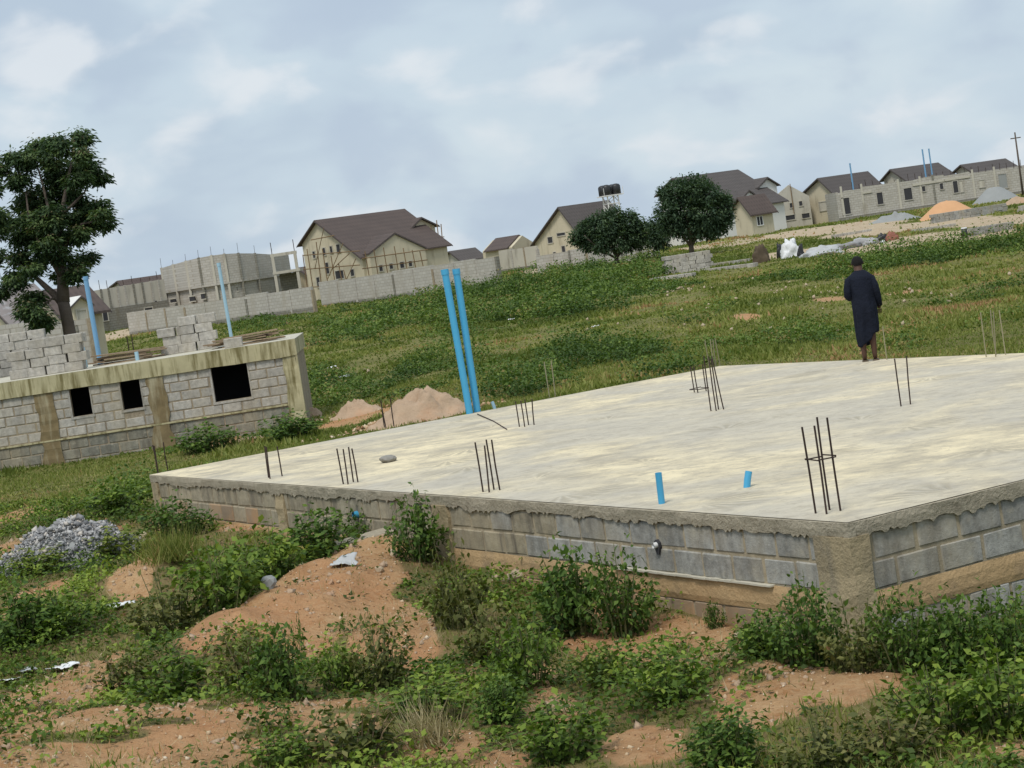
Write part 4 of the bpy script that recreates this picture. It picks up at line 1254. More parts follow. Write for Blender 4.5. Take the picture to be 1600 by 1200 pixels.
# ------------------------------------------------------------------ walls round the plots
def fence(p0, p1, top0, npan, label, mats=('bricks', 'bricks_dark'), plinth=0.45, group='block walls round the plots', d=None, step=None, gap=()):
    a = G(*p0) if d is None else W(*p0, d[0]); b = G(*p1) if d is None else W(*p1, d[1])
    a.z = ground(a.x, a.y); b.z = ground(b.x, b.y)
    ang = math.atan2(b.y - a.y, b.x - a.x)
    L = math.hypot(b.x - a.x, b.y - a.y)
    z0 = min(a.z, b.z)
    e = empty('block_wall', (a.x, a.y, z0), ang, label, 'wall', group)
    q = W(*top0, a.y)
    H = q.z - z0
    for i in range(npan):
        if i in gap: continue
        x0, x1 = L * i / npan, L * (i + 1) / npan
        hh = H + random.uniform(-.10, .06)
        MB().box(x0 + .006, x1 - .006, 0, .2, plinth, hh).build('panel', M[mats[0]], e)
        MB().box(x0 + .004, x1 - .004, -.03, .23, -.8, plinth - .005).build('plinth', M[mats[1]], e)
        pw = random.uniform(.07, .13)
        MB().box(x1 - pw, x1 + pw, -.04 - .03 * random.random(), .25, -.8, hh + random.uniform(-.35, .08)).build('post', M[random.choice(['bricks_dark', 'bricks', 'mortar_grey', 'bricks'])], e)
    return e
fence((203, 523), (492, 488), (203, 489), 9, 'pale block wall panels in front of the curved unfinished building')
fence((503, 478), (781, 446), (503, 441), 9, 'long pale block wall in front of the scaffolded house')
fence((783, 421), (842, 413), (783, 391), 3, 'grey wall panels between the long wall and the gabled house', ('render_grey', 'bricks_dark'), .3, d=(212, 208))
fence((838, 409), (1026, 389), (838, 399), 7, 'low pale wall running under the round dark trees', ('bricks', 'bricks'), .1, d=(178, 172))
fence((-30, 548), (70, 545), (-30, 512), 4, 'block wall at the far left behind the deck', d=(95, 92))
fence((74, 544), (146, 541), (74, 505), 3, 'block wall right behind the tree trunk', d=(92, 92))

# curved unfinished building
cd = 215.0
cw = W(258, 480, cd)
cb = empty('curved_building', (cw.x, cw.y, ground(cw.x, cw.y)), 0, 'curved two storey unfinished concrete building with bare columns on top', 'building')
zb = cb.location.z
def cpt(px, py, dd): 
    q = W(px, py, dd); return Vector((q.x - cw.x, q.y - cw.y, q.z - zb))
pts = []
for k, px in enumerate((252, 270, 290, 310, 330, 350, 372, 398, 425, 450)):
    u = (px - 252) / 198
    ty = 419 - 23 * u - 12 * math.sin(math.pi * min(1, u * 1.1)) * .9
    dd = cd + 6 - 9 * math.sin(math.pi * min(1, .15 + u * .8)) 
    pts.append((px, ty, dd))
up, lo = MB(), MB()
for (a, b) in zip(pts[:-1], pts[1:]):
    A, B = cpt(a[0], a[1], a[2]), cpt(b[0], b[1], b[2])
    zm = 3.1
    off = Vector((0, .25, 0))
    def slab_(m_, p, q, z0, z1p, z1q):
        p0, q0 = Vector((p.x, p.y, z0)), Vector((q.x, q.y, z0)); p1, q1 = Vector((p.x, p.y, z1p)), Vector((q.x, q.y, z1q))
        m_.quad(p0, q0, q1, p1).quad(p0 + off, q0 + off, q1 + off, p1 + off).quad(p1, q1, q1 + off, p1 + off)
    slab_(up, A, B, zm, A.z, B.z)
    lo_off = Vector((0, .25, 0))
    slab_(lo, A + lo_off, B + lo_off, -.8, zm, zm)
    c = MB().box(A.x - .12, A.x + .12, A.y - .08, A.y + 0.28, -.8, A.z + .05)
    c.build('column', M['render_grey'] if random.random() < .5 else M['bricks_dark'], cb)
    MB().tube([(A.x, A.y + .1, A.z), (A.x + .03, A.y + .1, A.z + random.uniform(.3, 1.1))], .02, 5).build('starter_bar', M['steel'], cb)
up.build('upper_wall', M['bricks'], cb); lo.build('lower_wall', M['bricks'], cb)
fl = MB()
for (a, b) in zip(pts[:-1], pts[1:]):
    A, B = cpt(*a), cpt(*b)
    fl.quad((A.x, A.y - .12, 3.0), (B.x, B.y - .12, 3.0), (B.x, B.y + 8, 3.0), (A.x, A.y + 8, 3.0))
    fl.quad((A.x, A.y - .12, 3.0), (B.x, B.y - .12, 3.0), (B.x, B.y - .12, 3.22), (A.x, A.y - .12, 3.22))
    fl.quad((A.x, A.y - .12, 3.22), (B.x, B.y - .12, 3.22), (B.x, B.y + .01, 3.22), (A.x, A.y + .01, 3.22))
fl.build('floor_slab', M['bricks'], cb)
for (px, py, w, h) in ((300, 467, 8, 7), (317, 463, 6, 8), (270, 470, 8, 5), (368, 452, 6, 6), (383, 450, 6, 6), (400, 449, 6, 7), (415, 447, 6, 7)):
    u = (px - 252) / 198
    dd = cd + 6 - 9 * math.sin(math.pi * min(1, .15 + u * .8)) 
    q = cpt(px, py, dd + .05); s = mpp(dd)
    f = MB().box(q.x - w * s / 2 - .1, q.x + w * s / 2 + .1, q.y, q.y + .1, q.z - h * s / 2 - .1, q.z - h * s / 2).box(q.x - w * s / 2 - .1, q.x + w * s / 2 + .1, q.y, q.y + .1, q.z + h * s / 2, q.z + h * s / 2 + .1).build('window', M['render_grey'], cb)
    MB().box(q.x - w * s / 2, q.x + w * s / 2, q.y + .03, q.y + .5, q.z - h * s / 2, q.z + h * s / 2).build('opening_panel', M['dark'], f)  # dark box in the opening, the shade behind it put into the colour
# concrete frame at its right end
A, B = cpt(425, 397, cd - 2), cpt(460, 392, cd - 2)
for p, tz in ((A, A.z), (B, B.z)):
    MB().box(p.x - .15, p.x + .15, p.y - .15, p.y + .15, -.8, tz).build('frame_column', M['render_grey'], cb)
    MB().tube([(p.x, p.y, tz), (p.x, p.y, tz + 1.2)], .04, 5).build('starter_bar', M['steel'], cb)
MB().box(A.x - .2, B.x + .2, A.y - .14, A.y + .14, min(A.z, B.z) - .3, min(A.z, B.z) + .01).build('frame_beam', M['render_grey'], cb)
MB().box(A.x - .2, B.x + .3, A.y - .2, A.y + 3, 3.23, 3.5).build('frame_slab', M['render_grey'], cb)
MB().box(A.x + .2, B.x - .2, A.y + 2, A.y + 2.2, -.5, 3.2).build('dark_recess', M['bricks_dark'], cb)

# long roofless wall left of it with a brown roof behind
a0, b0 = W(148, 500, 205), W(256, 490, 212)
lw = empty('roofless_long_house', (a0.x, a0.y, ground(a0.x, a0.y)), math.atan2(b0.y - a0.y, b0.x - a0.x), 'long two storey roofless wall with vertical column strips behind the blue pipe', 'building')
tl_, tr2 = on_plane(lw, 149, 454, 1, 0.0), on_plane(lw, 256, 436, 1, 0.0)
MB().prism([(0, -.8), (0, tl_.z), (tr2.x, tr2.z), (tr2.x, -.8)], 'y', 0, .25).build('front_wall', M['render_grey'], lw)
MB().box(-.05, tr2.x + .05, -.16, -.002, -.8, on_plane(lw, 200, 478, 1, 0).z).build('lower_wall', M['bricks_dark'], lw)
MB().box(0, .25, .25, 7, -.8, tl_.z - .1).build('side_wall', M['bricks'], lw)
MB().box(tr2.x - .25, tr2.x, .25, 7, -.8, tr2.z - .1).build('side_wall', M['bricks'], lw)
for px in (160, 172, 186, 198, 212, 226, 240, 252):
    q = on_plane(lw, px, 470, 1, 0); zt = tl_.z + (tr2.z - tl_.z) * q.x / tr2.x
    MB().box(q.x - .12, q.x + .12, -.06, 0, .5, zt + .05).build('column', M['bricks_dark'] if px % 3 else M['bricks'], lw)
    MB().tube([(q.x, .1, zt), (q.x, .1, zt + random.uniform(.3, 1.0))], .03, 5).build('starter_bar', M['steel'], lw)
for (px, py, w, h) in ((164, 492, 6, 18), (232, 484, 10, 6), (243, 474, 4, 8)):
    window(lw, px, py, w, h, 1, -.16 if py > 480 else 0.0)
h7, *_ = house('bungalow', 'maroon roof strip showing above the long roofless wall', 250, R(30), (188, 440), (250, 432), (196, 452), (176, 449), M['render_grey'], M['roof_brown']); del_props(h7)

# houses behind the left tree
h8, x1, qn, qf, zr = house('metal_roofed_house', 'cream gable house with worn metal roof at the left edge of the photo', 120, R(35), (-25, 458), (46, 458), (22, 506), (-60, 500), M['cream'], M['roof_metal']); del_props(h8)
h9, x1, qn, qf, zr = house('porch_house', 'house with cream porch gable and brown roof right of the tree trunk', 118, R(35), (70, 458), (128, 452), (100, 492), (50, 480), M['cream'], M['roof_brown']); del_props(h9)
v9 = qn.y - .8
pa, pl, pr = on_plane(h9, 125, 465, 1, v9), on_plane(h9, 112, 474, 1, v9), on_plane(h9, 139, 474, 1, v9)
zz_ = min(pl.z, pr.z)
gable(h9, v9, qn.y + 1.5, pl.x, zz_, pa.x, pa.z, pr.x, zz_, M['cream'], M['white_wall'], axis='y', over=.18, th=.08)
window(h9, 128, 494, 12, 18, 1, v9, pane=M['render_grey'])
h10, *_ = house('bungalow', 'small orange-brown block house between the concrete frame and the scaffolded house', 228, R(36), (468, 420), (478, 418), (490, 434), (460, 432), M['mortar'], M['roof_brown']); del_props(h10)

# ------------------------------------------------------------------ heaps, stacks and clutter on the far side
def heap(name, base_px, wpx, hpx, mat, label, cat='heap', d=None, seed=1, rough=.12, asp=.8, group=None, power=1.0, lift=0):
    p = G(*base_px) if d is None else W(*base_px, d)
    s = mpp(p.y)
    w, h = wpx * s / 2, hpx * s
    nr_, na = 18, 44
    fs = []
    r_, a = np.meshgrid(np.arange(nr_ + 1) / nr_, 2 * math.pi * np.arange(na) / na, indexing='ij')
    k = 1 + .22 * (vnoise(np.cos(a) * 1.5 + seed * 9, np.sin(a) * 1.5 + 5, seed) - .5)
    x, y = w * r_ * k * np.cos(a), w * asp * r_ * k * np.sin(a)
    hz = np.maximum(0, 1 - r_ ** power) if power != 1 else (1 - r_) * (1 - .25 * np.exp(-(r_ * 5) ** 2))
    n_ = fbm(x / (w * .22) + seed * 3, y / (w * .22), seed, 4) - .5
    gz_ = T(p.x + x, p.y + y) - ground(p.x, p.y)
    vs = np.stack([x, y, gz_ - .06 + h * hz * (1 + n_ * rough * 4) + h * rough * n_ * (1 - r_)], -1).reshape(-1, 3)
    for i in range(nr_):
        for j in range(na):
            j2 = (j + 1) % na
            fs.append((i * na + j, i * na + j2, (i + 1) * na + j2, (i + 1) * na + j))
    o = obj(name, fast_mesh(name, np.array(vs), np.array(fs), mat, None, True), None, (p.x, p.y, ground(p.x, p.y)))
    return tag(o, label, cat, group)
heap('sand_heap', (1482, 338), 104, 36, M['sand'], 'orange sand heap in front of the unfinished row', 'sand heap', seed=2, rough=.02)
heap('gravel_heap', (1556, 316), 78, 32, M['grit'], 'pale grey gravel heap against the right end of the unfinished row', 'gravel heap', seed=3, rough=.02)
heap('earth_heap', (558, 650), 100, 32, M['earth'], 'orange earth heap behind the platform left of the three bars', 'earth heap', seed=4, rough=.2, asp=.6)
heap('earth_heap', (655, 657), 190, 44, M['earth'], 'broad clumpy brown earth heap left of the tall blue pipes', 'earth heap', seed=5, rough=.38, asp=.6, power=1.6)
heap('earth_heap', (488, 650), 46, 24, M['earth'], 'small orange earth heap at the right corner of the left building', 'earth heap', seed=6, rough=.10, asp=.6)
heap('earth_heap', (1075, 448), 10, 8, M['earth'], 'tiny pink earth heap in the middle of the scrub', 'earth heap', seed=9, rough=.1, group=None) if False else None
heap('earth_heap', (395, 690), 90, 16, M['earth'], 'low orange earth bank in the grass in front of the left building corner', 'earth heap', seed=8, rough=.10, asp=.5)
heap('earth_heap', (1400, 345), 90, 12, M['grit'], 'low rubble heap at the foot of the unfinished row', 'rubble heap', seed=12, rough=.3, asp=.4, power=1.6)
heap('earth_heap', (1590, 318), 60, 14, M['earth'], 'brown earth heap at the right photo edge by the unfinished row', 'earth heap', seed=13, rough=.15, asp=.5)
def stackpx(pl, pr, hpx, ny_, label, kind='block', s=1.0, miss=0.0):
    a, b = G(*pl), G(*pr)
    L = (b - a).length
    nx_ = max(1, int(L / (.47 * s))); nz_ = max(1, int(round(hpx * mpp(a.y) / (.226 * s))))
    c = (a + b) / 2; c.z = ground(c.x, c.y) - .05
    ms = {(i, j, nz_ - 1) for i in range(nx_) for j in range(ny_) if random.random() < miss}
    return stack(c, math.atan2(b.y - a.y, b.x - a.x), nx_, ny_, nz_, label, kind, ms, 'block stacks across the field', s=s)
stackpx((1036, 431), (1114, 419), 32, 3, 'solid pale block stack in front of the mango tree', 'block_pale', 1.0, .1)
stackpx((1455, 350), (1572, 331), 15, 2, 'upper long stack of grey blocks below the sand heap', 'block', 1.0, .1)
stackpx((1512, 370), (1582, 358), 15, 2, 'lower stack of grey blocks beside the black drum', 'block', 1.0, .1)
stackpx((1016, 441), (1090, 432), 5, 3, 'scattered low course of blocks at the foot of the pale stack', 'block_pale', 1.0, .3)
stackpx((1085, 420), (1172, 409), 4, 2, 'long low row of dark blocks right of the pale stack', 'block', 1.0, .25)
stackpx((1092, 427), (1182, 417), 3, 2, 'nearest low row of pale blocks right of the pale stack', 'block_pale', 1.0, .2)
stackpx((1420, 366), (1500, 354), 4, 2, 'thin course of blocks left of the black drum', 'block_pale', 1.0, .3)
stackpx((1300, 372), (1362, 362), 6, 2, 'low block pile above the rubble heap', 'block_pale', 1.0, .35)
stackpx((1592, 333), (1630, 327), 10, 2, 'block pile at the right photo edge below the earth heap', 'block_pale', 1.0, .2)
# black drum
p = G(1508, 371)
dr_ = empty('drum', p, 0, 'black drum with a white lid standing beside the lower block stack', 'drum')
rr = 4.6 * mpp(p.y); hh = 14 * mpp(p.y)
MB().tube([(0, 0, -.05), (0, 0, hh * .3), (0, 0, hh * .32), (0, 0, hh * .66), (0, 0, hh * .68), (0, 0, hh)], [rr, rr, rr * 1.05, rr * 1.05, rr, rr], 18).build('body', M['black_plastic'], dr_, True)
MB().tube([(0, 0, hh), (0, 0, hh + .06)], [rr * 1.03, rr * .95], 18).build('lid', M['white_plastic'], dr_)
# loose clutter: bags, sheets
def lump(px, py, wpx, hpx, mat, label, cat, seed, name='sheeted_pile', asp=.7, lift=0.0):
    p = G(px, py); s = mpp(p.y)
    bm = bmesh.new(); bmesh.ops.create_icosphere(bm, subdivisions=4, radius=1)
    for v in bm.verts:
        n_ = float(fbm(v.co.x * 1.6 + seed * 7 + 20, v.co.y * 1.6 + v.co.z * 1.9 + 20, seed, 4)) - .5
        k = 1 + 1.3 * n_ + .35 * (float(fbm(v.co.x * 4 + seed, v.co.z * 4 + v.co.y * 3 + 9, seed + 3, 3)) - .5)
        v.co = Vector((v.co.x * wpx * s / 2 * k, v.co.y * wpx * s / 2 * asp * k, max(-.02, v.co.z) * hpx * s * k))
    me = bpy.data.meshes.new(name); bm.to_mesh(me); bm.free(); me.materials.append(mat)
    for q in me.polygons: q.use_smooth = True
    o = obj(name, me, None, (p.x, p.y, ground(p.x, p.y) - .03 + lift))
    return tag(o, label, cat)
lump(1190, 411, 26, 26, M['brown_cloth'], 'dark brown bundle right of the low block rows', 'bundle', 3, 'bundle')
lump(1222, 402, 14, 22, M['black_plastic'], 'black sheeted bundle under the edge of the white sheet', 'bundle', 4, 'bundle')
lump(1238, 401, 36, 26, M['tarp'], 'white sheet draped over a pile', 'sheet', 5)
lump(1252, 402, 12, 20, M['black_plastic'], 'narrow black bag at the right end of the white sheet', 'bag', 6, 'bag')
lump(1285, 400, 66, 15, M['tarp_grey'], 'wide grey sheet spread right of the white pile', 'sheet', 7)
lump(1345, 384, 60, 12, M['gravel'], 'rubble heap in front of the rust red drum', 'rubble', 8, 'rubble_heap', .5)
lump(1310, 390, 60, 10, M['gravel'], 'low rubble heap right behind the grey sheet', 'rubble', 9, 'rubble_heap', .5)
lump(1395, 376, 18, 13, M['red_cloth'], 'rust red bundle at the end of the rubble', 'bundle', 10, 'bundle')
lump(1378, 378, 20, 12, M['black_plastic'], 'black bags between the rubble and the rust red bundle', 'bag', 11, 'bag')
lump(1380, 380, 8, 5, M['white_plastic'], 'small white bag in front of the black bags', 'bag', 12, 'bag')

# ------------------------------------------------------------------ trees
def leaf_arrays(P, size, tint, droop=0.25, wide=0.30, r=rng, dirs=None):
    n = len(P)
    a = r.normal(size=(n, 3)); a[:, 2] = a[:, 2] * .55 - droop
    if dirs is not None: a = a * .6 + dirs
    a /= np.linalg.norm(a, axis=1)[:, None]
    up = r.normal(size=(n, 3)) * .45; up[:, 2] += 1
    b = np.cross(a, up); b /= np.linalg.norm(b, axis=1)[:, None] + 1e-9
    c = np.cross(b, a)
    s = (size * r.uniform(.65, 1.3, n))[:, None]
    v = np.empty((n, 4, 3))
    v[:, 0] = P
    v[:, 1] = P + a * s * .45 + b * s * wide + c * s * .06
    v[:, 2] = P + a * s - c * s * .08
    v[:, 3] = P + a * s * .45 - b * s * wide + c * s * .06
    return v.reshape(-1, 3), np.arange(4 * n).reshape(n, 4), np.repeat(tint, 4)

def limb(m, p0, p1, r0, r1, bend=.1, seg=5):
    p0, p1 = Vector(p0), Vector(p1)
    L = (p1 - p0).length
    off = Vector((random.gauss(0, 1), random.gauss(0, 1), random.gauss(0, .4))) * L * bend
    pts = [p0.lerp(p1, t) + off * (4 * t * (1 - t)) for t in [i / seg for i in range(seg + 1)]]
    m.tube(pts, [r0 + (r1 - r0) * i / seg for i in range(seg + 1)], 8)

TD = 75.0
tb = W(119, 590, TD)
tree = empty('tall_tree', (tb.x, tb.y, ground(tb.x, tb.y)), 0, 'tall dark green tree with forked trunk behind the left building', 'tree')
tz = tree.location
def tp(px, py, dy=0): 
    q = W(px, py, TD); return Vector((q.x - tz.x, dy, q.z - tz.z))
m = MB()
m.tube([(0.05, 0, -.4), tp(118, 580), tp(111, 530), tp(103, 490), tp(98, 468)], [.32, .27, .23, .22, .22], 14)
m.tube([tp(99, 472), tp(97, 440, .1), tp(94, 405, .2), tp(92, 370, .2), tp(98, 320, .1), tp(108, 270), tp(118, 230)], [.24, .20, .16, .12, .08, .05, .02], 12)
m.build('trunk', M['bark'], tree, True)
lm = MB()
for (pts_, r0) in (([(100, 478), (86, 462), (70, 448), (52, 432), (30, 415), (5, 400)], .16), ([(95, 430), (80, 405), (62, 380), (45, 340), (40, 300)], .12), ([(94, 400), (108, 375), (128, 350), (150, 345), (168, 340)], .08),
                   ([(93, 370), (76, 330), (66, 290), (52, 245)], .09), ([(98, 335), (115, 320), (135, 300), (145, 270)], .07), ([(100, 450), (112, 430), (124, 415)], .06), ([(88, 462), (70, 475), (58, 490)], .05), ([(52, 432), (40, 440), (20, 445)], .05)):
    dy = random.uniform(-.8, .8)
    lm.tube([tp(p[0], p[1], dy * i / len(pts_)) for i, p in enumerate(pts_)], [r0 * (1 - .8 * i / (len(pts_) - 1)) for i in range(len(pts_))], 8)
lm.build('limbs', M['bark'], tree, True)
cl = [(125, 215, 15), (91, 222, 11), (110, 232, 14), (50, 230, 14), (140, 245, 12), (15, 247, 8), (37, 255, 20), (75, 252, 18), (107, 257, 14), (135, 258, 12), (147, 277, 13), (130, 285, 15), (75, 280, 26), (30, 280, 18), (25, 310, 22), (98, 300, 20),
      (62, 315, 28), (87, 340, 26), (120, 318, 13), (147, 320, 12), (140, 335, 11), (170, 338, 9), (162, 350, 10), (125, 350, 15), (37, 352, 24), (7, 342, 15), (107, 370, 18), (130, 365, 10), (25, 375, 17), (57, 372, 18), (80, 388, 17), (100, 400, 14), (127, 402, 9),
      (120, 430, 13), (117, 415, 11), (25, 405, 15), (50, 412, 12), (10, 430, 13), (32, 440, 11), (62, 420, 10), (50, 467, 17), (62, 492, 16), (75, 500, 10), (48, 482, 14), (64, 508, 9), (-15, 300, 22), (-20, 350, 24), (-25, 400, 22), (-10, 262, 14), (84, 430, 9), (5, 455, 10), (72, 355, 20), (45, 330, 20), (112, 340, 14)]
P, TT, DD = [], [], []
s = mpp(TD)
for (px, py, r_) in cl:
    c = tp(px, py, rng.uniform(-1.4, 1.4))
    for _ in range(max(5, int(r_ / 1.6))):                 # tufts inside each clump, leaves hanging from every tuft
        u = rng.normal(size=3); u /= np.linalg.norm(u)
        k = c + Vector(u * r_ * s * rng.uniform(.25, .95)) * 0.95
        nl = int(95 * rng.uniform(.7, 1.3))
        q = rng.normal(size=(nl, 3)) * np.array([.15, .15, .10])
        P.append(q + np.array(k)); DD.append(q / .17 * np.array([1, 1, .2]) + np.array([0, 0, -.5]))
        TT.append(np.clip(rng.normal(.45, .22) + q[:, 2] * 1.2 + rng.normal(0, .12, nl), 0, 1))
P, TT, DD = np.concatenate(P), np.concatenate(TT), np.concatenate(DD)
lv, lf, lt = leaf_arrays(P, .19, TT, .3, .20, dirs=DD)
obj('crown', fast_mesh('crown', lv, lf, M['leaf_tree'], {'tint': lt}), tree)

def round_tree(base_px, top_py, lobes, label, d, trunk_r=.22, nleaf=120, light=()):
    b = W(*base_px, d)
    e = empty('mango_tree', (b.x, b.y, ground(b.x, b.y)), 0, label, 'tree', 'round dark trees')
    s = mpp(d)
    L = lambda px, py, dy=0: Vector((W(px, py, d).x - b.x, dy, W(px, py, d).z - e.location.z))
    m = MB()
    m.tube([(0, 0, -.3), (0, 0, .6), L(base_px[0] - 2, base_px[1] - 22)], [trunk_r, trunk_r * .9, trunk_r * .8], 10)
    m.build('trunk', M['bark'], e, True)
    m = MB()
    for (px, py, r_) in lobes[:7]:
        limb(m, (0, 0, .7), L(px, py, random.uniform(-1, 1)), trunk_r * .5, .05, .06)
    m.build('limbs', M['bark'], e, True)
    P, TT, DD = [], [], []
    for (px, py, r_) in lobes:
        for dy in ((-.6, .6) if r_ > 12 else (0,)):
            c = np.array(L(px, py, dy * r_ * s + rng.uniform(-.3, .3)))
            for _ in range(int(r_ * 2.6)):
                u = rng.normal(size=3); u /= np.linalg.norm(u)
                k = c + u * r_ * s * rng.uniform(.62, 1.06) * np.array([1, 1, .92])
                nl = int(22 * rng.uniform(.6, 1.4))
                q = rng.normal(size=(nl, 3)) * .19
                P.append(q + k); DD.append(np.tile(u, (nl, 1)) + np.array([0, 0, -.35]))
                base = rng.normal(.42, .20)
                for (lx, ly, lr) in light:
                    if (px - lx) ** 2 + (py - ly) ** 2 < lr * lr: base += .5
                TT.append(np.clip(base + rng.normal(0, .12, nl), 0, 1))
    P, TT, DD = np.concatenate(P), np.concatenate(TT), np.concatenate(DD)
    lv, lf, lt = leaf_arrays(P, .24, TT, .2, .26, dirs=DD)
    obj('crown', fast_mesh('crown', lv, lf, M['leaf_mango'], {'tint': lt}), e)
    return e
round_tree((1081, 394), 278, [(1080, 300, 22), (1055, 305, 20), (1105, 305, 20), (1125, 325, 16), (1045, 330, 18), (1070, 330, 26), (1100, 335, 26), (1125, 350, 14), (1050, 354, 17), (1080, 354, 20), (1110, 355, 17), (1040, 300, 10), (1092, 288, 11), (1066, 288, 10), (1134, 338, 8), (1132, 310, 8), (1098, 345, 5)],
           'larger rounder mango tree with dense dark crown on a short trunk', 158)
round_tree((964, 410), 325, [(955, 350, 20), (930, 358, 18), (980, 352, 18), (912, 368, 14), (940, 375, 18), (970, 374, 20), (995, 365, 14), (900, 372, 8), (918, 382, 8), (945, 382, 8), (985, 380, 9), (960, 336, 11), (985, 340, 10), (938, 344, 10), (1003, 352, 8), (910, 358, 8), (1000, 378, 8)],
           'smaller dark tree with flat spreading crown left of the mango tree', 162, .2)
round_tree((1026, 390), 340, [(1025, 352, 12), (1015, 362, 12), (1034, 365, 12), (1022, 374, 11), (1010, 374, 8), (1036, 378, 8)], 'low dark bushy tree squeezed between the two round trees', 168, .12)
# ------------------------------------------------------------------ shrubs, weeds and grass
def shrub_meshes(seed, mat, n_st=26, per=16, leaf=.075, spread=1.0, stem_mat='twig'):
    """unit shrub: about 1 m wide and 1 m tall"""
    r = np.random.default_rng(seed)
    P, DD, TT = [], [], []
    m = MB()
    for i in range(n_st):
        a = r.uniform(0, 2 * math.pi); q = math.sqrt(r.uniform(0, 1))
        tip = np.array([math.cos(a) * q * .5 * spread, math.sin(a) * q * .5 * spread, (1 - .55 * q * q) * r.uniform(.55, 1.0)])
        b0 = np.array([tip[0] * .35, tip[1] * .35, -.03])
        mid = (b0 + tip) / 2 + np.array([0, 0, .10])
        if i % 2 == 0:
            m.tube([b0, mid, tip], [.010, .007, .003], 4, caps=False)
        for k in range(per):
            t = r.uniform(.12, 1.0)
            p = (1 - t) ** 2 * b0 + 2 * t * (1 - t) * mid + t * t * tip + r.normal(0, .035, 3)
            P.append(p); d = r.normal(size=3) * .7 + np.array([math.cos(a) * .5, math.sin(a) * .5, -.1]); DD.append(d)
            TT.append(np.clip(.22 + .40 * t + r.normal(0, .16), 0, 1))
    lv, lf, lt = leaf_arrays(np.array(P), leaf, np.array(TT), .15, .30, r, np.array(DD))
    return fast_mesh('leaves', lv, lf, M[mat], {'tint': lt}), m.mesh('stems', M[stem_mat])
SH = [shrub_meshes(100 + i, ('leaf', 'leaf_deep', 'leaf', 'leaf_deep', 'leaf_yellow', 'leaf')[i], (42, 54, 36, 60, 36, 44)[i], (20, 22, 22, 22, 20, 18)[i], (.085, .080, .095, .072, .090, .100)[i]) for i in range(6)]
SH += [shrub_meshes(120, 'leaf_olive', 38, 20, .082), shrub_meshes(121, 'leaf_olive', 30, 16, .11, 1.1, 'dry_stem')]
SH_TALL = [shrub_meshes(150 + i, 'leaf' if i else 'leaf_deep', 12, 20, .075, .8) for i in range(2)]
def shrub(px, py, wpx, hpx, label, k=0, group='leafy weeds around the platform', tall=False, z=None, fy=1.0):
    p = G(px, py)
    s = mpp(p.y)
    e = empty('leafy_bush', (p.x, p.y, ground(p.x, p.y) - .02), random.uniform(0, 6.28), label, 'bush', group)
    w, h = wpx * s * 1.1, hpx * s * 1.4
    me = SH_TALL[k % 2] if tall else SH[k % 8]
    obj('foliage', me[0], e, None, None, (w, w * fy, h))
    obj('stems', me[1], e, None, None, (w, w * fy, h))
    return e
shrub(905, 985, 130, 125, 'dense dark bush against the long wall, its left half', 1)
shrub(975, 990, 120, 125, 'dense dark bush against the long wall, its right half', 3)
shrub(655, 900, 95, 95, 'rounded bush against the wall at the mortar pillar', 1)
shrub(720, 985, 110, 120, 'upright weed clump in front of the rounded bush', 6)
shrub(1270, 1062, 130, 125, 'bush covering the foot of the platform corner pillar', 3)
shrub(1195, 1050, 110, 75, 'low bush left of the corner pillar', 1)
shrub(1345, 1072, 120, 100, 'bush just right of the corner pillar', 6)
shrub(1420, 1068, 130, 125, 'tall bush against the short wall, first right of the corner', 3)
shrub(1505, 1060, 130, 115, 'bush against the short wall, second right of the corner', 1)
shrub(1580, 1050, 120, 120, 'bush against the short wall at the right photo edge', 3)
shrub(1470, 1150, 170, 110, 'light green bush in front of the wall bushes at lower right', 0)
shrub(1570, 1150, 170, 130, 'big light green bush at the lower right edge', 2)
shrub(1400, 1190, 140, 90, 'bush at the bottom edge left of the big light green bush', 7)
shrub(1290, 1205, 150, 85, 'bush at the bottom edge below the red bare patch', 6)
shrub(1150, 1200, 160, 95, 'bush at the bottom edge right of centre', 1)
shrub(1055, 1110, 110, 75, 'bright leafy bush between two bare patches', 2)
shrub(940, 1070, 90, 60, 'yellowish leafy plant below the dense dark bush', 4)
shrub(830, 1070, 120, 110, 'leafy clump in the middle foreground', 0)
shrub(770, 1030, 100, 90, 'leafy clump left of the middle foreground clump', 7)
shrub(880, 1180, 150, 90, 'bush at the bottom edge right of the dry tuft', 2)
shrub(790, 1130, 90, 70, 'small bush right of the dry twiggy tuft', 1)
shrub(600, 1080, 120, 105, 'bush at the foot of the bare earth mound on its right', 6)
shrub(530, 1085, 80, 70, 'small bush at the foot of the mound under the twin stalks', 0)
shrub(450, 1105, 120, 110, 'bush under the tall dry stalk on the bare mound', 1)
shrub(390, 1085, 100, 90, 'bush left of the tall dry stalk', 7)
shrub(270, 1095, 130, 70, 'low bush at the lower edge of the left weed belt', 5)
shrub(200, 1085, 100, 60, 'low bush near the scraps of white plastic', 7)
shrub(350, 985, 150, 115, 'large leafy clump left of the bare mound', 0)
shrub(270, 1000, 140, 95, 'leafy clump at the left end of the weed belt', 6)
shrub(430, 940, 130, 90, 'leafy clump between the mound and the platform', 2)
shrub(505, 895, 140, 75, 'bush at the wall below the blue pipe end', 1)
shrub(575, 860, 80, 65, 'small bush against the wall right of the blue pipe end', 3)
shrub(275, 845, 120, 60, 'bush at the far left corner of the platform', 3)
shrub(185, 805, 110, 45, 'green bush left of the platform corner', 2)
shrub(35, 1010, 140, 90, 'dark weed clump at the left photo edge', 1)
shrub(100, 985, 120, 70, 'weed clump near the left photo edge below the gravel', 0)
shrub(190, 870, 110, 40, 'yellow green weeds at the foot of the gravel heap', 4)
shrub(60, 895, 110, 40, 'yellow green weeds in front of the gravel heap', 4)
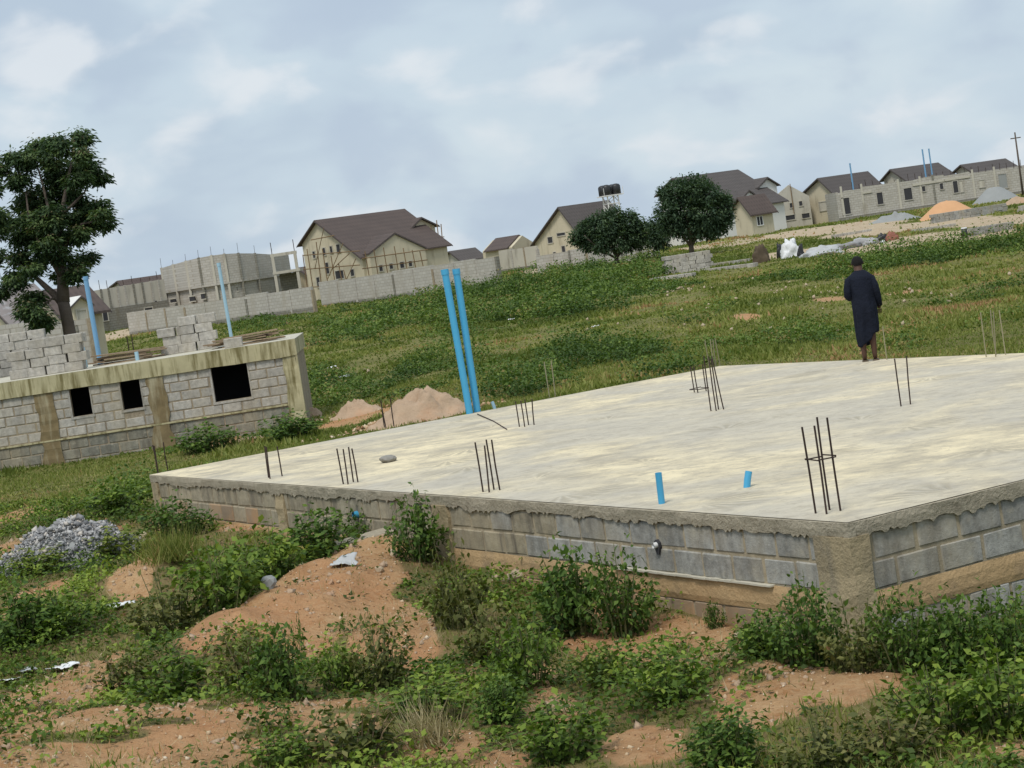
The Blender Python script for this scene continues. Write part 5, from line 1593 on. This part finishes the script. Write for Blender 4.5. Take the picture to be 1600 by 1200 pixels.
shrub(560, 1195, 160, 90, 'bush at the bottom edge left of the dry tuft', 7)
shrub(450, 1200, 130, 60, 'small bush at the bottom edge by the bare path', 0)
shrub(660, 1130, 140, 60, 'spreading leafy plants above the dry tuft', 2)
shrub(330, 705, 110, 42, 'green bush in front of the left building plinth', 3)
shrub(450, 690, 110, 38, 'green bush at the right end of the left building', 1)
shrub(1120, 985, 36, 40, 'single small plant at the foot of the mud stained wall', 1)
shrub(475, 1050, 26, 110, 'tall dry leafy stalk standing on the bare mound', 0, tall=True)
shrub(455, 1160, 26, 60, 'thin leafy stalk beside the bare path at the bottom', 1, tall=True)
shrub(590, 1040, 30, 70, 'pair of leafy stalks above the mound foot', 1, tall=True)

# dry tufts
def blades(P, h, w, lean, tint, r=rng):
    n = len(P)
    a = r.uniform(0, 2 * math.pi, n)
    side = np.stack([np.cos(a), np.sin(a), np.zeros(n)], 1)
    ld = r.normal(size=(n, 3)) * lean; ld[:, 2] = 1
    ld /= np.linalg.norm(ld, axis=1)[:, None]
    H = (h * r.uniform(.5, 1.25, n))[:, None]
    v = np.empty((n, 3, 3))
    v[:, 0] = P - side * (w / 2 if np.isscalar(w) else w[:, None] / 2)
    v[:, 1] = P + side * (w / 2 if np.isscalar(w) else w[:, None] / 2)
    v[:, 2] = P + ld * H
    return v.reshape(-1, 3), np.arange(3 * n).reshape(n, 3), np.repeat(tint, 3)
def tuft(px, py, wpx, hpx, label, mat='dry_grass', nb=260, name='dry_grass_tuft', lean=.5):
    p = G(px, py); s = mpp(p.y)
    q = rng.normal(size=(nb, 3)) * np.array([wpx * s / 5, wpx * s / 5, 0])
    v, f_, tt = blades(q, hpx * s, .012, lean, rng.uniform(0, 1, nb))
    o = obj(name, fast_mesh(name, v, f_, M[mat], {'tint': tt}), None, (p.x, p.y, ground(p.x, p.y) - .01))
    return tag(o, label, 'grass tuft', 'dry tufts')
tuft(675, 1170, 90, 85, 'dry brown twiggy tuft in the bottom foreground', nb=240)
tuft(275, 905, 110, 55, 'large tussock of grey green grass below the gravel heap', nb=700, mat='grass')
tuft(1135, 1045, 110, 38, 'pale straw heap on the bare earth near the corner', nb=900, lean=2.2)
tuft(860, 1115, 80, 30, 'pale straw scattered on a bare patch in the centre foreground', nb=400, lean=2.2)

# undergrowth: leaf by leaf, thicker where the earth is covered
def scatter(n, y0, y1, spread=.30, ymode=1.0):
    y = y0 + (y1 - y0) * rng.uniform(0, 1, n) ** ymode
    x = (rng.uniform(-1, 1, n)) * spread * (y + 3)
    return x, y
def left_mask(x, y):
    d = LINV
    lx = (x - LR.x) * math.cos(-LRZ) - (y - LR.y) * math.sin(-LRZ)
    ly = (x - LR.x) * math.sin(-LRZ) + (y - LR.y) * math.cos(-LRZ)
    return (lx > XL - .2) & (lx < .12) & (ly > -.08) & (ly < LD + .2)
gp = G(110, 850)
def gravel_mask(x, y): return ((x - gp.x) / 1.15) ** 2 + ((y - gp.y) / 1.1) ** 2 < 1

x, y = scatter(42000, 10.5, 37, .42, .8)
so_ = soil(x, y)
cov = fbm(x / 1.3, y / 1.6, 61, 3)
keep = (rng.uniform(0, 1, len(x)) < np.clip(1.15 - 1.55 * so_, 0.05, 1)) & (rng.uniform(0, 1, len(x)) < ss(.34, .55, cov) * .92 + .08) & ~in_slab(x, y, .10) & ~gravel_mask(x, y)
x, y, cov, so_ = x[keep], y[keep], cov[keep], so_[keep]
hgt = .05 + .24 * ss(.42, .70, cov) * (1 - so_)
z = T(x, y)
npl = len(x)
nl = 11
X = np.repeat(x, nl) + rng.normal(0, .075, npl * nl); Y = np.repeat(y, nl) + rng.normal(0, .075, npl * nl)
tt_ = rng.uniform(0, 1, npl * nl)
Z = np.repeat(z, nl) + np.repeat(hgt, nl) * tt_ + .01
patch = fbm(x / .9, y / 1.2, 63, 3) - .5
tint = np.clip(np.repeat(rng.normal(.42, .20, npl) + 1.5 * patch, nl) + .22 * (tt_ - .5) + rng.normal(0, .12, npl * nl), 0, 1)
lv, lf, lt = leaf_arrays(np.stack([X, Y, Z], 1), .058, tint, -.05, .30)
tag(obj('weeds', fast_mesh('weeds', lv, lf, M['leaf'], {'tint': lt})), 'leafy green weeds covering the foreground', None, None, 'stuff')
# short grass in the foreground and around the buildings
x, y = scatter(430000, 10.5, 60, .42, .95)
so_ = soil(x, y)
gn = fbm(x / 2.5, y / 3.0, 71, 3)
keep = (rng.uniform(0, 1, len(x)) < np.clip(1.0 - 1.5 * so_, 0.08, 1)) & ~in_slab(x, y, .05) & ~left_mask(x, y) & ~gravel_mask(x, y)
x, y, gn = x[keep], y[keep], gn[keep]
hg_ = .055 + .07 * ss(.45, .7, gn)
v, f_, tt = blades(np.stack([x, y, T(x, y) - .01], 1), hg_, .010 + y * .0004, .55, np.clip(rng.normal(.40, .2, len(x)) + (gn - .5), 0, 1))
tag(obj('grass', fast_mesh('grass', v, f_, M['grass'], {'tint': tt})), 'short grass between the weeds and around the buildings', None, None, 'stuff')
# dead stems and straw between the weeds
x, y = scatter(36000, 10.5, 36, .42, .85)
dn = fbm(x / .8, y / 1.0, 77, 3)
keep = (dn > .52) & ~in_slab(x, y, .06) & ~gravel_mask(x, y)
x, y = x[keep], y[keep]
v, f_, tt = blades(np.stack([x, y, T(x, y) - .01], 1), np.full(len(x), .13), .008, .9, rng.uniform(0, .9, len(x)))
tag(obj('dead_stems', fast_mesh('dead_stems', v, f_, M['dry_grass'], {'tint': tt})), 'dry brown stems and straw among the weeds', None, None, 'stuff')
# field grass, coarser with distance
n = 440000
y = np.exp(rng.uniform(math.log(36), math.log(215), n)); x = rng.uniform(-1, 1, n) * .42 * y
so_ = soil(x, y); gn = fbm(x / 6, y / 10, 81, 4); g2 = fbm(x / 1.6, y / 3.0, 83, 3)
keep = (rng.uniform(0, 1, n) < np.clip(1.0 - 1.4 * so_, .03, 1)) & (rng.uniform(0, 1, n) < .25 + .75 * ss(.35, .55, g2)) & ~in_slab(x, y, .05) & ~left_mask(x, y)
x, y, gn, g2 = x[keep], y[keep], gn[keep], g2[keep]
v, f_, tt = blades(np.stack([x, y, T(x, y) - .02], 1), (.05 + .0007 * y) + .12 * ss(.5, .75, g2), .02 + y * .0013, .6, np.clip(.46 + (gn - .5) * 1.9 + (fbm(x / 3, y / 2.2, 87, 3) - .5) * .9 + rng.normal(0, .14, len(x)), 0, 1))
tag(obj('field_grass', fast_mesh('field_grass', v, f_, M['grass'], {'tint': tt})), 'yellow green grass of the open field', None, None, 'stuff')

# scrub on the field: bands of low bushes
BAND = []
def band(px, py, rx, ry, dens=1.0, h=.5):
    p = G(px, py)
    BAND.append((p.x, p.y, rx * mpp(p.y), max(1.0, ry * p.y * p.y / (FPX * (CAMZ - p.z))), dens, h))
for b in [(560, 600, 110, 22, 1, .55), (680, 590, 90, 26, 1, .6), (500, 612, 50, 14, 1, .5), (620, 620, 90, 10, .8, .4), (860, 585, 110, 24, 1, .5), (980, 575, 90, 24, .9, .45), (1060, 560, 90, 18, .8, .4), (800, 610, 50, 12, 1, .5), (920, 560, 120, 12, .7, .4),
          (700, 520, 160, 8, .4, .3), (1180, 530, 110, 14, .6, .3), (1300, 520, 100, 14, .5, .3), (1500, 500, 130, 14, .6, .3), (1430, 540, 120, 8, .5, .3),
          (650, 485, 120, 14, .8, .5), (760, 470, 90, 18, 1, .7), (840, 465, 90, 18, 1, .7), (900, 450, 90, 18, .9, .7), (950, 445, 55, 14, .9, .6), (980, 430, 36, 10, .9, .6), (560, 500, 70, 8, .5, .4), (1010, 455, 50, 8, .7, .4), (880, 480, 90, 8, .8, .5), (930, 415, 90, 8, .6, .5), (1015, 425, 22, 8, .7, .4),
          (1080, 450, 70, 5, .5, .25), (1215, 436, 60, 6, .9, .4), (1180, 440, 40, 5, .8, .35), (1295, 425, 70, 6, .9, .45), (1260, 432, 40, 5, .9, .4), (1370, 414, 60, 6, 1, .55), (1440, 404, 70, 8, 1, .6), (1520, 396, 70, 9, 1, .7), (1590, 387, 50, 9, 1, .7), (1480, 400, 60, 6, .8, .5), (1570, 395, 60, 5, .6, .4), (1340, 430, 60, 6, .5, .3),
          (1500, 470, 60, 7, .8, .4), (1560, 450, 60, 6, .6, .3), (1420, 500, 50, 6, .6, .3), (1180, 480, 60, 6, .5, .3), (1250, 500, 60, 6, .5, .3), (1100, 500, 60, 5, .4, .3), (430, 505, 70, 6, .35, .3), (520, 530, 70, 6, .35, .3), (590, 480, 60, 4, .5, .35), (390, 500, 60, 3, .5, .3),
          (140, 775, 110, 12, .8, .3), (60, 760, 80, 10, .6, .25), (200, 745, 80, 6, .6, .25), (200, 785, 60, 10, 1, .3), (300, 700, 60, 8, .9, .3), (420, 682, 60, 6, .9, .3), (230, 722, 60, 5, .7, .25)]:
    band(*b)
P, TT, HH, SZ = [], [], [], []
for (cx, cy, rx, ry, dens, h) in BAND:
    area = math.pi * rx * ry
    step = .30 + cy * .0035                                   # clump spacing grows with distance
    nb = int(min(2600, area * dens / (step * step) * 1.5))
    a = rng.uniform(0, 2 * math.pi, nb); q = np.sqrt(rng.uniform(0, 1, nb)) * 1.1
    x, y = cx + np.cos(a) * q * rx, cy + np.sin(a) * q * ry
    m_ = fbm(x / 2.2, y / 4.5, 91, 4)
    kp = (m_ > .50 + .18 * ss(.6, 1.1, q) - .11 * dens) & ~in_slab(x, y, .2) & ~left_mask(x, y)
    x, y, m_ = x[kp], y[kp], m_[kp]
    if not len(x): continue
    k = 34
    hh = h * (.25 + 1.5 * ss(.44, .70, m_)) * rng.uniform(.5, 1.25, len(x))
    X = np.repeat(x, k) + rng.normal(0, step * .38, len(x) * k); Y = np.repeat(y, k) + rng.normal(0, step * .38, len(x) * k)
    t_ = rng.uniform(0, 1, len(x) * k)
    P.append(np.stack([X, Y, T(X, Y) + np.repeat(hh, k) * t_], 1))
    TT.append(np.clip(np.repeat(rng.normal(.36, .20, len(x)) + 1.2 * (fbm(x / 1.8, y / 3, 93, 3) - .5), k) + .5 * (t_ - .55) + rng.normal(0, .1, len(x) * k), 0, 1))
    SZ.append(np.full(len(x) * k, .04 + cy * .0009))
P, TT, SZ = np.concatenate(P), np.concatenate(TT), np.concatenate(SZ)
lv, lf, lt = leaf_arrays(P, SZ, TT, -.05, .34)
tag(obj('scrub', fast_mesh('scrub', lv, lf, M['leaf_field'], {'tint': lt})), 'dark green scrub growing in bands across the field', None, None, 'stuff')
print('LEAVES scrub', len(P), 'weeds', npl * nl)

# pale stones lying in the field
px_ = []
for (cx, cy, rx, ry, nn) in ((800, 470, 200, 30, 55), (1300, 455, 250, 24, 40), (1045, 455, 50, 10, 30), (1150, 500, 300, 30, 18), (520, 580, 60, 16, 8), (1360, 395, 120, 8, 60)):
    for _ in range(nn):
        q = G(cx + rng.normal() * rx * .5, cy + rng.normal() * ry * .5)
        px_.append((q.x, q.y))
px_ = np.array(px_)
px_ = px_[~in_slab(px_[:, 0], px_[:, 1], .3)]
FIELD_STONES = px_
# ------------------------------------------------------------------ rubble and litter
gh = heap('rubble_core', (112, 876), 250, 62, M['grit'], 'grey heap of crushed stone at the left', 'stone heap', seed=21, rough=.14, asp=.7, power=2.0)
g0 = gh.location.copy()
gme_ = gh.data
gh.name = 'stone_heap'
cos = np.array([v.co[:] for v in gme_.vertices])
rs = []
for i in range(4):
    r_ = np.random.default_rng(300 + i)
    o6 = np.array([[1, 0, 0], [-1, 0, 0], [0, 1, 0], [0, -1, 0], [0, 0, 1], [0, 0, -1]], float)
    rs.append(o6)
def stones_mesh(P, S, name, mat, tint=None):
    base = np.array([[1, 0, 0], [0, 1, 0], [-1, 0, 0], [0, -1, 0], [0, 0, 1], [0, 0, -1]], float)
    fb = np.array([[0, 1, 4], [1, 2, 4], [2, 3, 4], [3, 0, 4], [1, 0, 5], [2, 1, 5], [3, 2, 5], [0, 3, 5]])
    n = len(P)
    v = base[None] * rng.uniform(.55, 1.15, (n, 6, 1)) + rng.normal(0, .15, (n, 6, 3))
    # random rotation
    q = rng.normal(size=(n, 4)); q /= np.linalg.norm(q, axis=1)[:, None]
    w_, x_, y_, z_ = q.T
    Rm = np.stack([1 - 2 * (y_**2 + z_**2), 2 * (x_*y_ - z_*w_), 2 * (x_*z_ + y_*w_), 2 * (x_*y_ + z_*w_), 1 - 2 * (x_**2 + z_**2), 2 * (y_*z_ - x_*w_), 2 * (x_*z_ - y_*w_), 2 * (y_*z_ + x_*w_), 1 - 2 * (x_**2 + y_**2)], 1).reshape(n, 3, 3)
    v = np.einsum('nij,nkj->nki', Rm, v) * S[:, None, None] + P[:, None]
    f_ = (fb[None] + (np.arange(n) * 6)[:, None, None]).reshape(-1, 3)
    return fast_mesh(name, v.reshape(-1, 3), f_, mat, {'tint': np.repeat(rng.uniform(0, 1, n), 6)})
t = NT('loose_stones')
at = t.new('ShaderNodeAttribute', attribute_name='tint').outputs['Fac']
M['stones_grey'] = t.done(t.ramp(at, [(0, (0.16, 0.16, 0.165)), (.5, (.33, .33, .33)), (.85, (.50, .49, .48)), (1, (.55, .48, .39))]), .92)
t = NT('loose_tan_stones')
at = t.new('ShaderNodeAttribute', attribute_name='tint').outputs['Fac']
M['stones_tan'] = t.done(t.ramp(at, [(0, (0.30, 0.17, 0.09)), (.6, (.48, .32, .19)), (.93, (.58, .46, .31)), (1, (.68, .60, .47))]), .95)
pick_ = rng.integers(0, len(cos) - 1, 7000)
pp_ = cos[pick_] + rng.normal(0, .03, (7000, 3)) * np.array([1.6, 1.6, .3])
so2 = obj('stones', stones_mesh(pp_ + np.array([0, 0, .015]), rng.uniform(.009, .028, 7000) * rng.choice([1, 1, 1, 1, 1, 2.4], 7000), 'stones', M['stones_grey']), gh)
so2['kind'] = 'stuff'
x, y = scatter(26000, 11, 34, .30, .8)
kp = (soil(x, y) > .35) & ~in_slab(x, y, .05)
x, y = x[kp], y[kp]
po = obj('pebbles', stones_mesh(np.stack([x, y, T(x, y) + .004], 1), rng.uniform(.004, .015, len(x)) * rng.choice([1, 1, 1, 1, 1, 1, 2.2], len(x)), 'pebbles', M['stones_tan']))
tag(po, 'small stones scattered over the bare earth', None, None, 'stuff')
x, y = scatter(24000, 11, 34, .30, .8)
kp = (soil(x, y) > .5) & ~in_slab(x, y, .05) & (fbm(x / .6, y / .6, 78, 3) > .5)
x, y = x[kp], y[kp]
tag(obj('earth_crumbs', stones_mesh(np.stack([x, y, T(x, y) - .004], 1), rng.uniform(.010, .030, len(x)) * rng.choice([1, 1, 1, 2.0], len(x)), 'earth_crumbs', M['earth'])), 'crumbs of broken earth on the bare patches', None, None, 'stuff')
tag(obj('field_stones', stones_mesh(np.stack([FIELD_STONES[:, 0], FIELD_STONES[:, 1], T(FIELD_STONES[:, 0], FIELD_STONES[:, 1]) + .05], 1), rng.uniform(.04, .12, len(FIELD_STONES)), 'field_stones', M['tan_stone'])), 'pale stones strewn over the grassy field', None, None, 'stuff')
# clods on the earth heaps behind the platform
c0, c1 = G(655, 652), G(520, 652)
n = 900
x = np.concatenate([rng.normal(c0.x, .75, n), rng.normal(c1.x, .7, 300)]); y = np.concatenate([rng.normal(c0.y, .6, n), rng.normal(c1.y, .6, 300)])
kp = ~in_slab(x, y, .1)
x, y = x[kp], y[kp]
hz = .42 * np.exp(-(((x - c0.x) / .8) ** 2 + ((y - c0.y) / .7) ** 2))
tag(obj('clods', stones_mesh(np.stack([x, y, T(x, y) + hz * .6 + .02], 1), rng.uniform(.02, .075, len(x)), 'clods', M['stones_tan'])), 'clods of dry earth strewn around the heaps behind the platform', None, None, 'stuff')

def stone(px, py, wpx, hpx, label, mat='stone', seed=1, name='stone', cat='stone'):
    p = G(px, py); s = mpp(p.y)
    p.z = ground(p.x, p.y)
    o = obj(name, rock_mesh(seed, M[mat], .9), None, p + Vector((0, 0, hpx * s * .3)), (random.uniform(-.2, .2), random.uniform(-.2, .2), random.uniform(0, 6)), (wpx * s * 1.15, wpx * s * .95, hpx * s * 1.3))
    return tag(o, label, cat, 'loose stones in the foreground')
stone(430, 972, 26, 24, 'dark grey stone on the left shoulder of the bare mound', 'grit', 31)
stone(622, 902, 20, 16, 'pale rounded stone on top of the bare mound', 'tan_stone', 32)
stone(598, 926, 14, 12, 'small pale stone on the mound below the rounded one', 'tan_stone', 33)
stone(497, 902, 16, 12, 'pale stone at the weed edge of the mound', 'tan_stone', 34)
stone(455, 922, 16, 12, 'pale stone on the upper left edge of the mound', 'tan_stone', 35)
stone(815, 905, 60, 26, 'broken tan lumps of mortar at the foot of the long wall', 'tan_stone', 36)
stone(770, 905, 30, 16, 'small lump of mortar left of the broken tan lumps', 'tan_stone', 37)
stone(1155, 1000, 18, 14, 'pale stone at the foot of the mud stained wall', 'tan_stone', 38)
stone(238, 842, 40, 16, 'flat tan boulder at the right foot of the stone heap', 'tan_stone', 39)
# concrete footing lying at the top of the mound
p = G(575, 878); p.z = ground(p.x, p.y)
ft = MB().box(-.42, .42, -.16, .16, -.05, .075)
o = ft.build('concrete_footing', M['edge'], None, loc=p + Vector((0, 0, .10))); o.rotation_euler = (R(3), R(-4), R(24))
bv = o.modifiers.new('bevel', 'BEVEL'); bv.width = .015; bv.segments = 2
tag(o, 'slab of concrete lying at the top of the bare mound', 'concrete slab')
# scraps of plastic
def scrap(px, py, wpx, mat, label, seed, h=.25, cat='litter', name='plastic_scrap'):
    p = G(px, py); s = mpp(p.y)
    n = 14
    fs = []
    u, v = np.meshgrid(np.linspace(-.5, .5, n), np.linspace(-.5, .5, n), indexing='ij')
    k = 1 + .5 * (vnoise(u * 4 + seed, v * 4, seed) - .5)
    x, y = u * wpx * s * k, v * wpx * s * 1.3 * k
    vs = np.stack([x, y, T(p.x + x, p.y + y) - ground(p.x, p.y) + .015 + h * wpx * s * fbm(u * 5 + seed, v * 5, seed, 3)], -1).reshape(-1, 3)
    for i in range(n - 1):
        for j in range(n - 1):
            fs.append((i * n + j, i * n + j + 1, (i + 1) * n + j + 1, (i + 1) * n + j))
    o = obj(name, fast_mesh(name, np.array(vs), np.array(fs), M[mat]), None, (p.x, p.y, ground(p.x, p.y)), (0, 0, seed))
    so = o.modifiers.new('solid', 'SOLIDIFY'); so.thickness = .004
    return tag(o, label, cat, 'litter in the weeds')
scrap(98, 1046, 36, 'white_plastic', 'bright white scrap of plastic in the weeds at lower left', 1)
scrap(190, 955, 30, 'white_plastic', 'white scrap beside the small bare bank below the stone heap', 2)
scrap(14, 1062, 22, 'white_plastic', 'white scrap at the left photo edge above the path', 3)
scrap(42, 1050, 24, 'tarp_grey', 'pale grey scrap between the two white scraps at lower left', 4)
scrap(545, 932, 34, 'tarp_grey', 'crumpled pale grey bag on the bare mound', 5)
scrap(1178, 1052, 14, 'white_plastic', 'tiny white scrap under the corner bush', 6)
for k, (px, py, w) in enumerate([(1277, 430, 9), (540, 592, 12), (519, 578, 10), (995, 540, 8), (800, 500, 8), (930, 515, 8)]):
    scrap(px, py, w, 'white_plastic', ['white speck of litter in the field left of the person', 'white litter in the grass right of the left building', 'second white litter just above the one right of the left building', 'white litter on the open grass at mid field', 'white litter in the grass right of the tall pipes', 'white litter on the grass left of mid field'][k], 10 + k, .5)
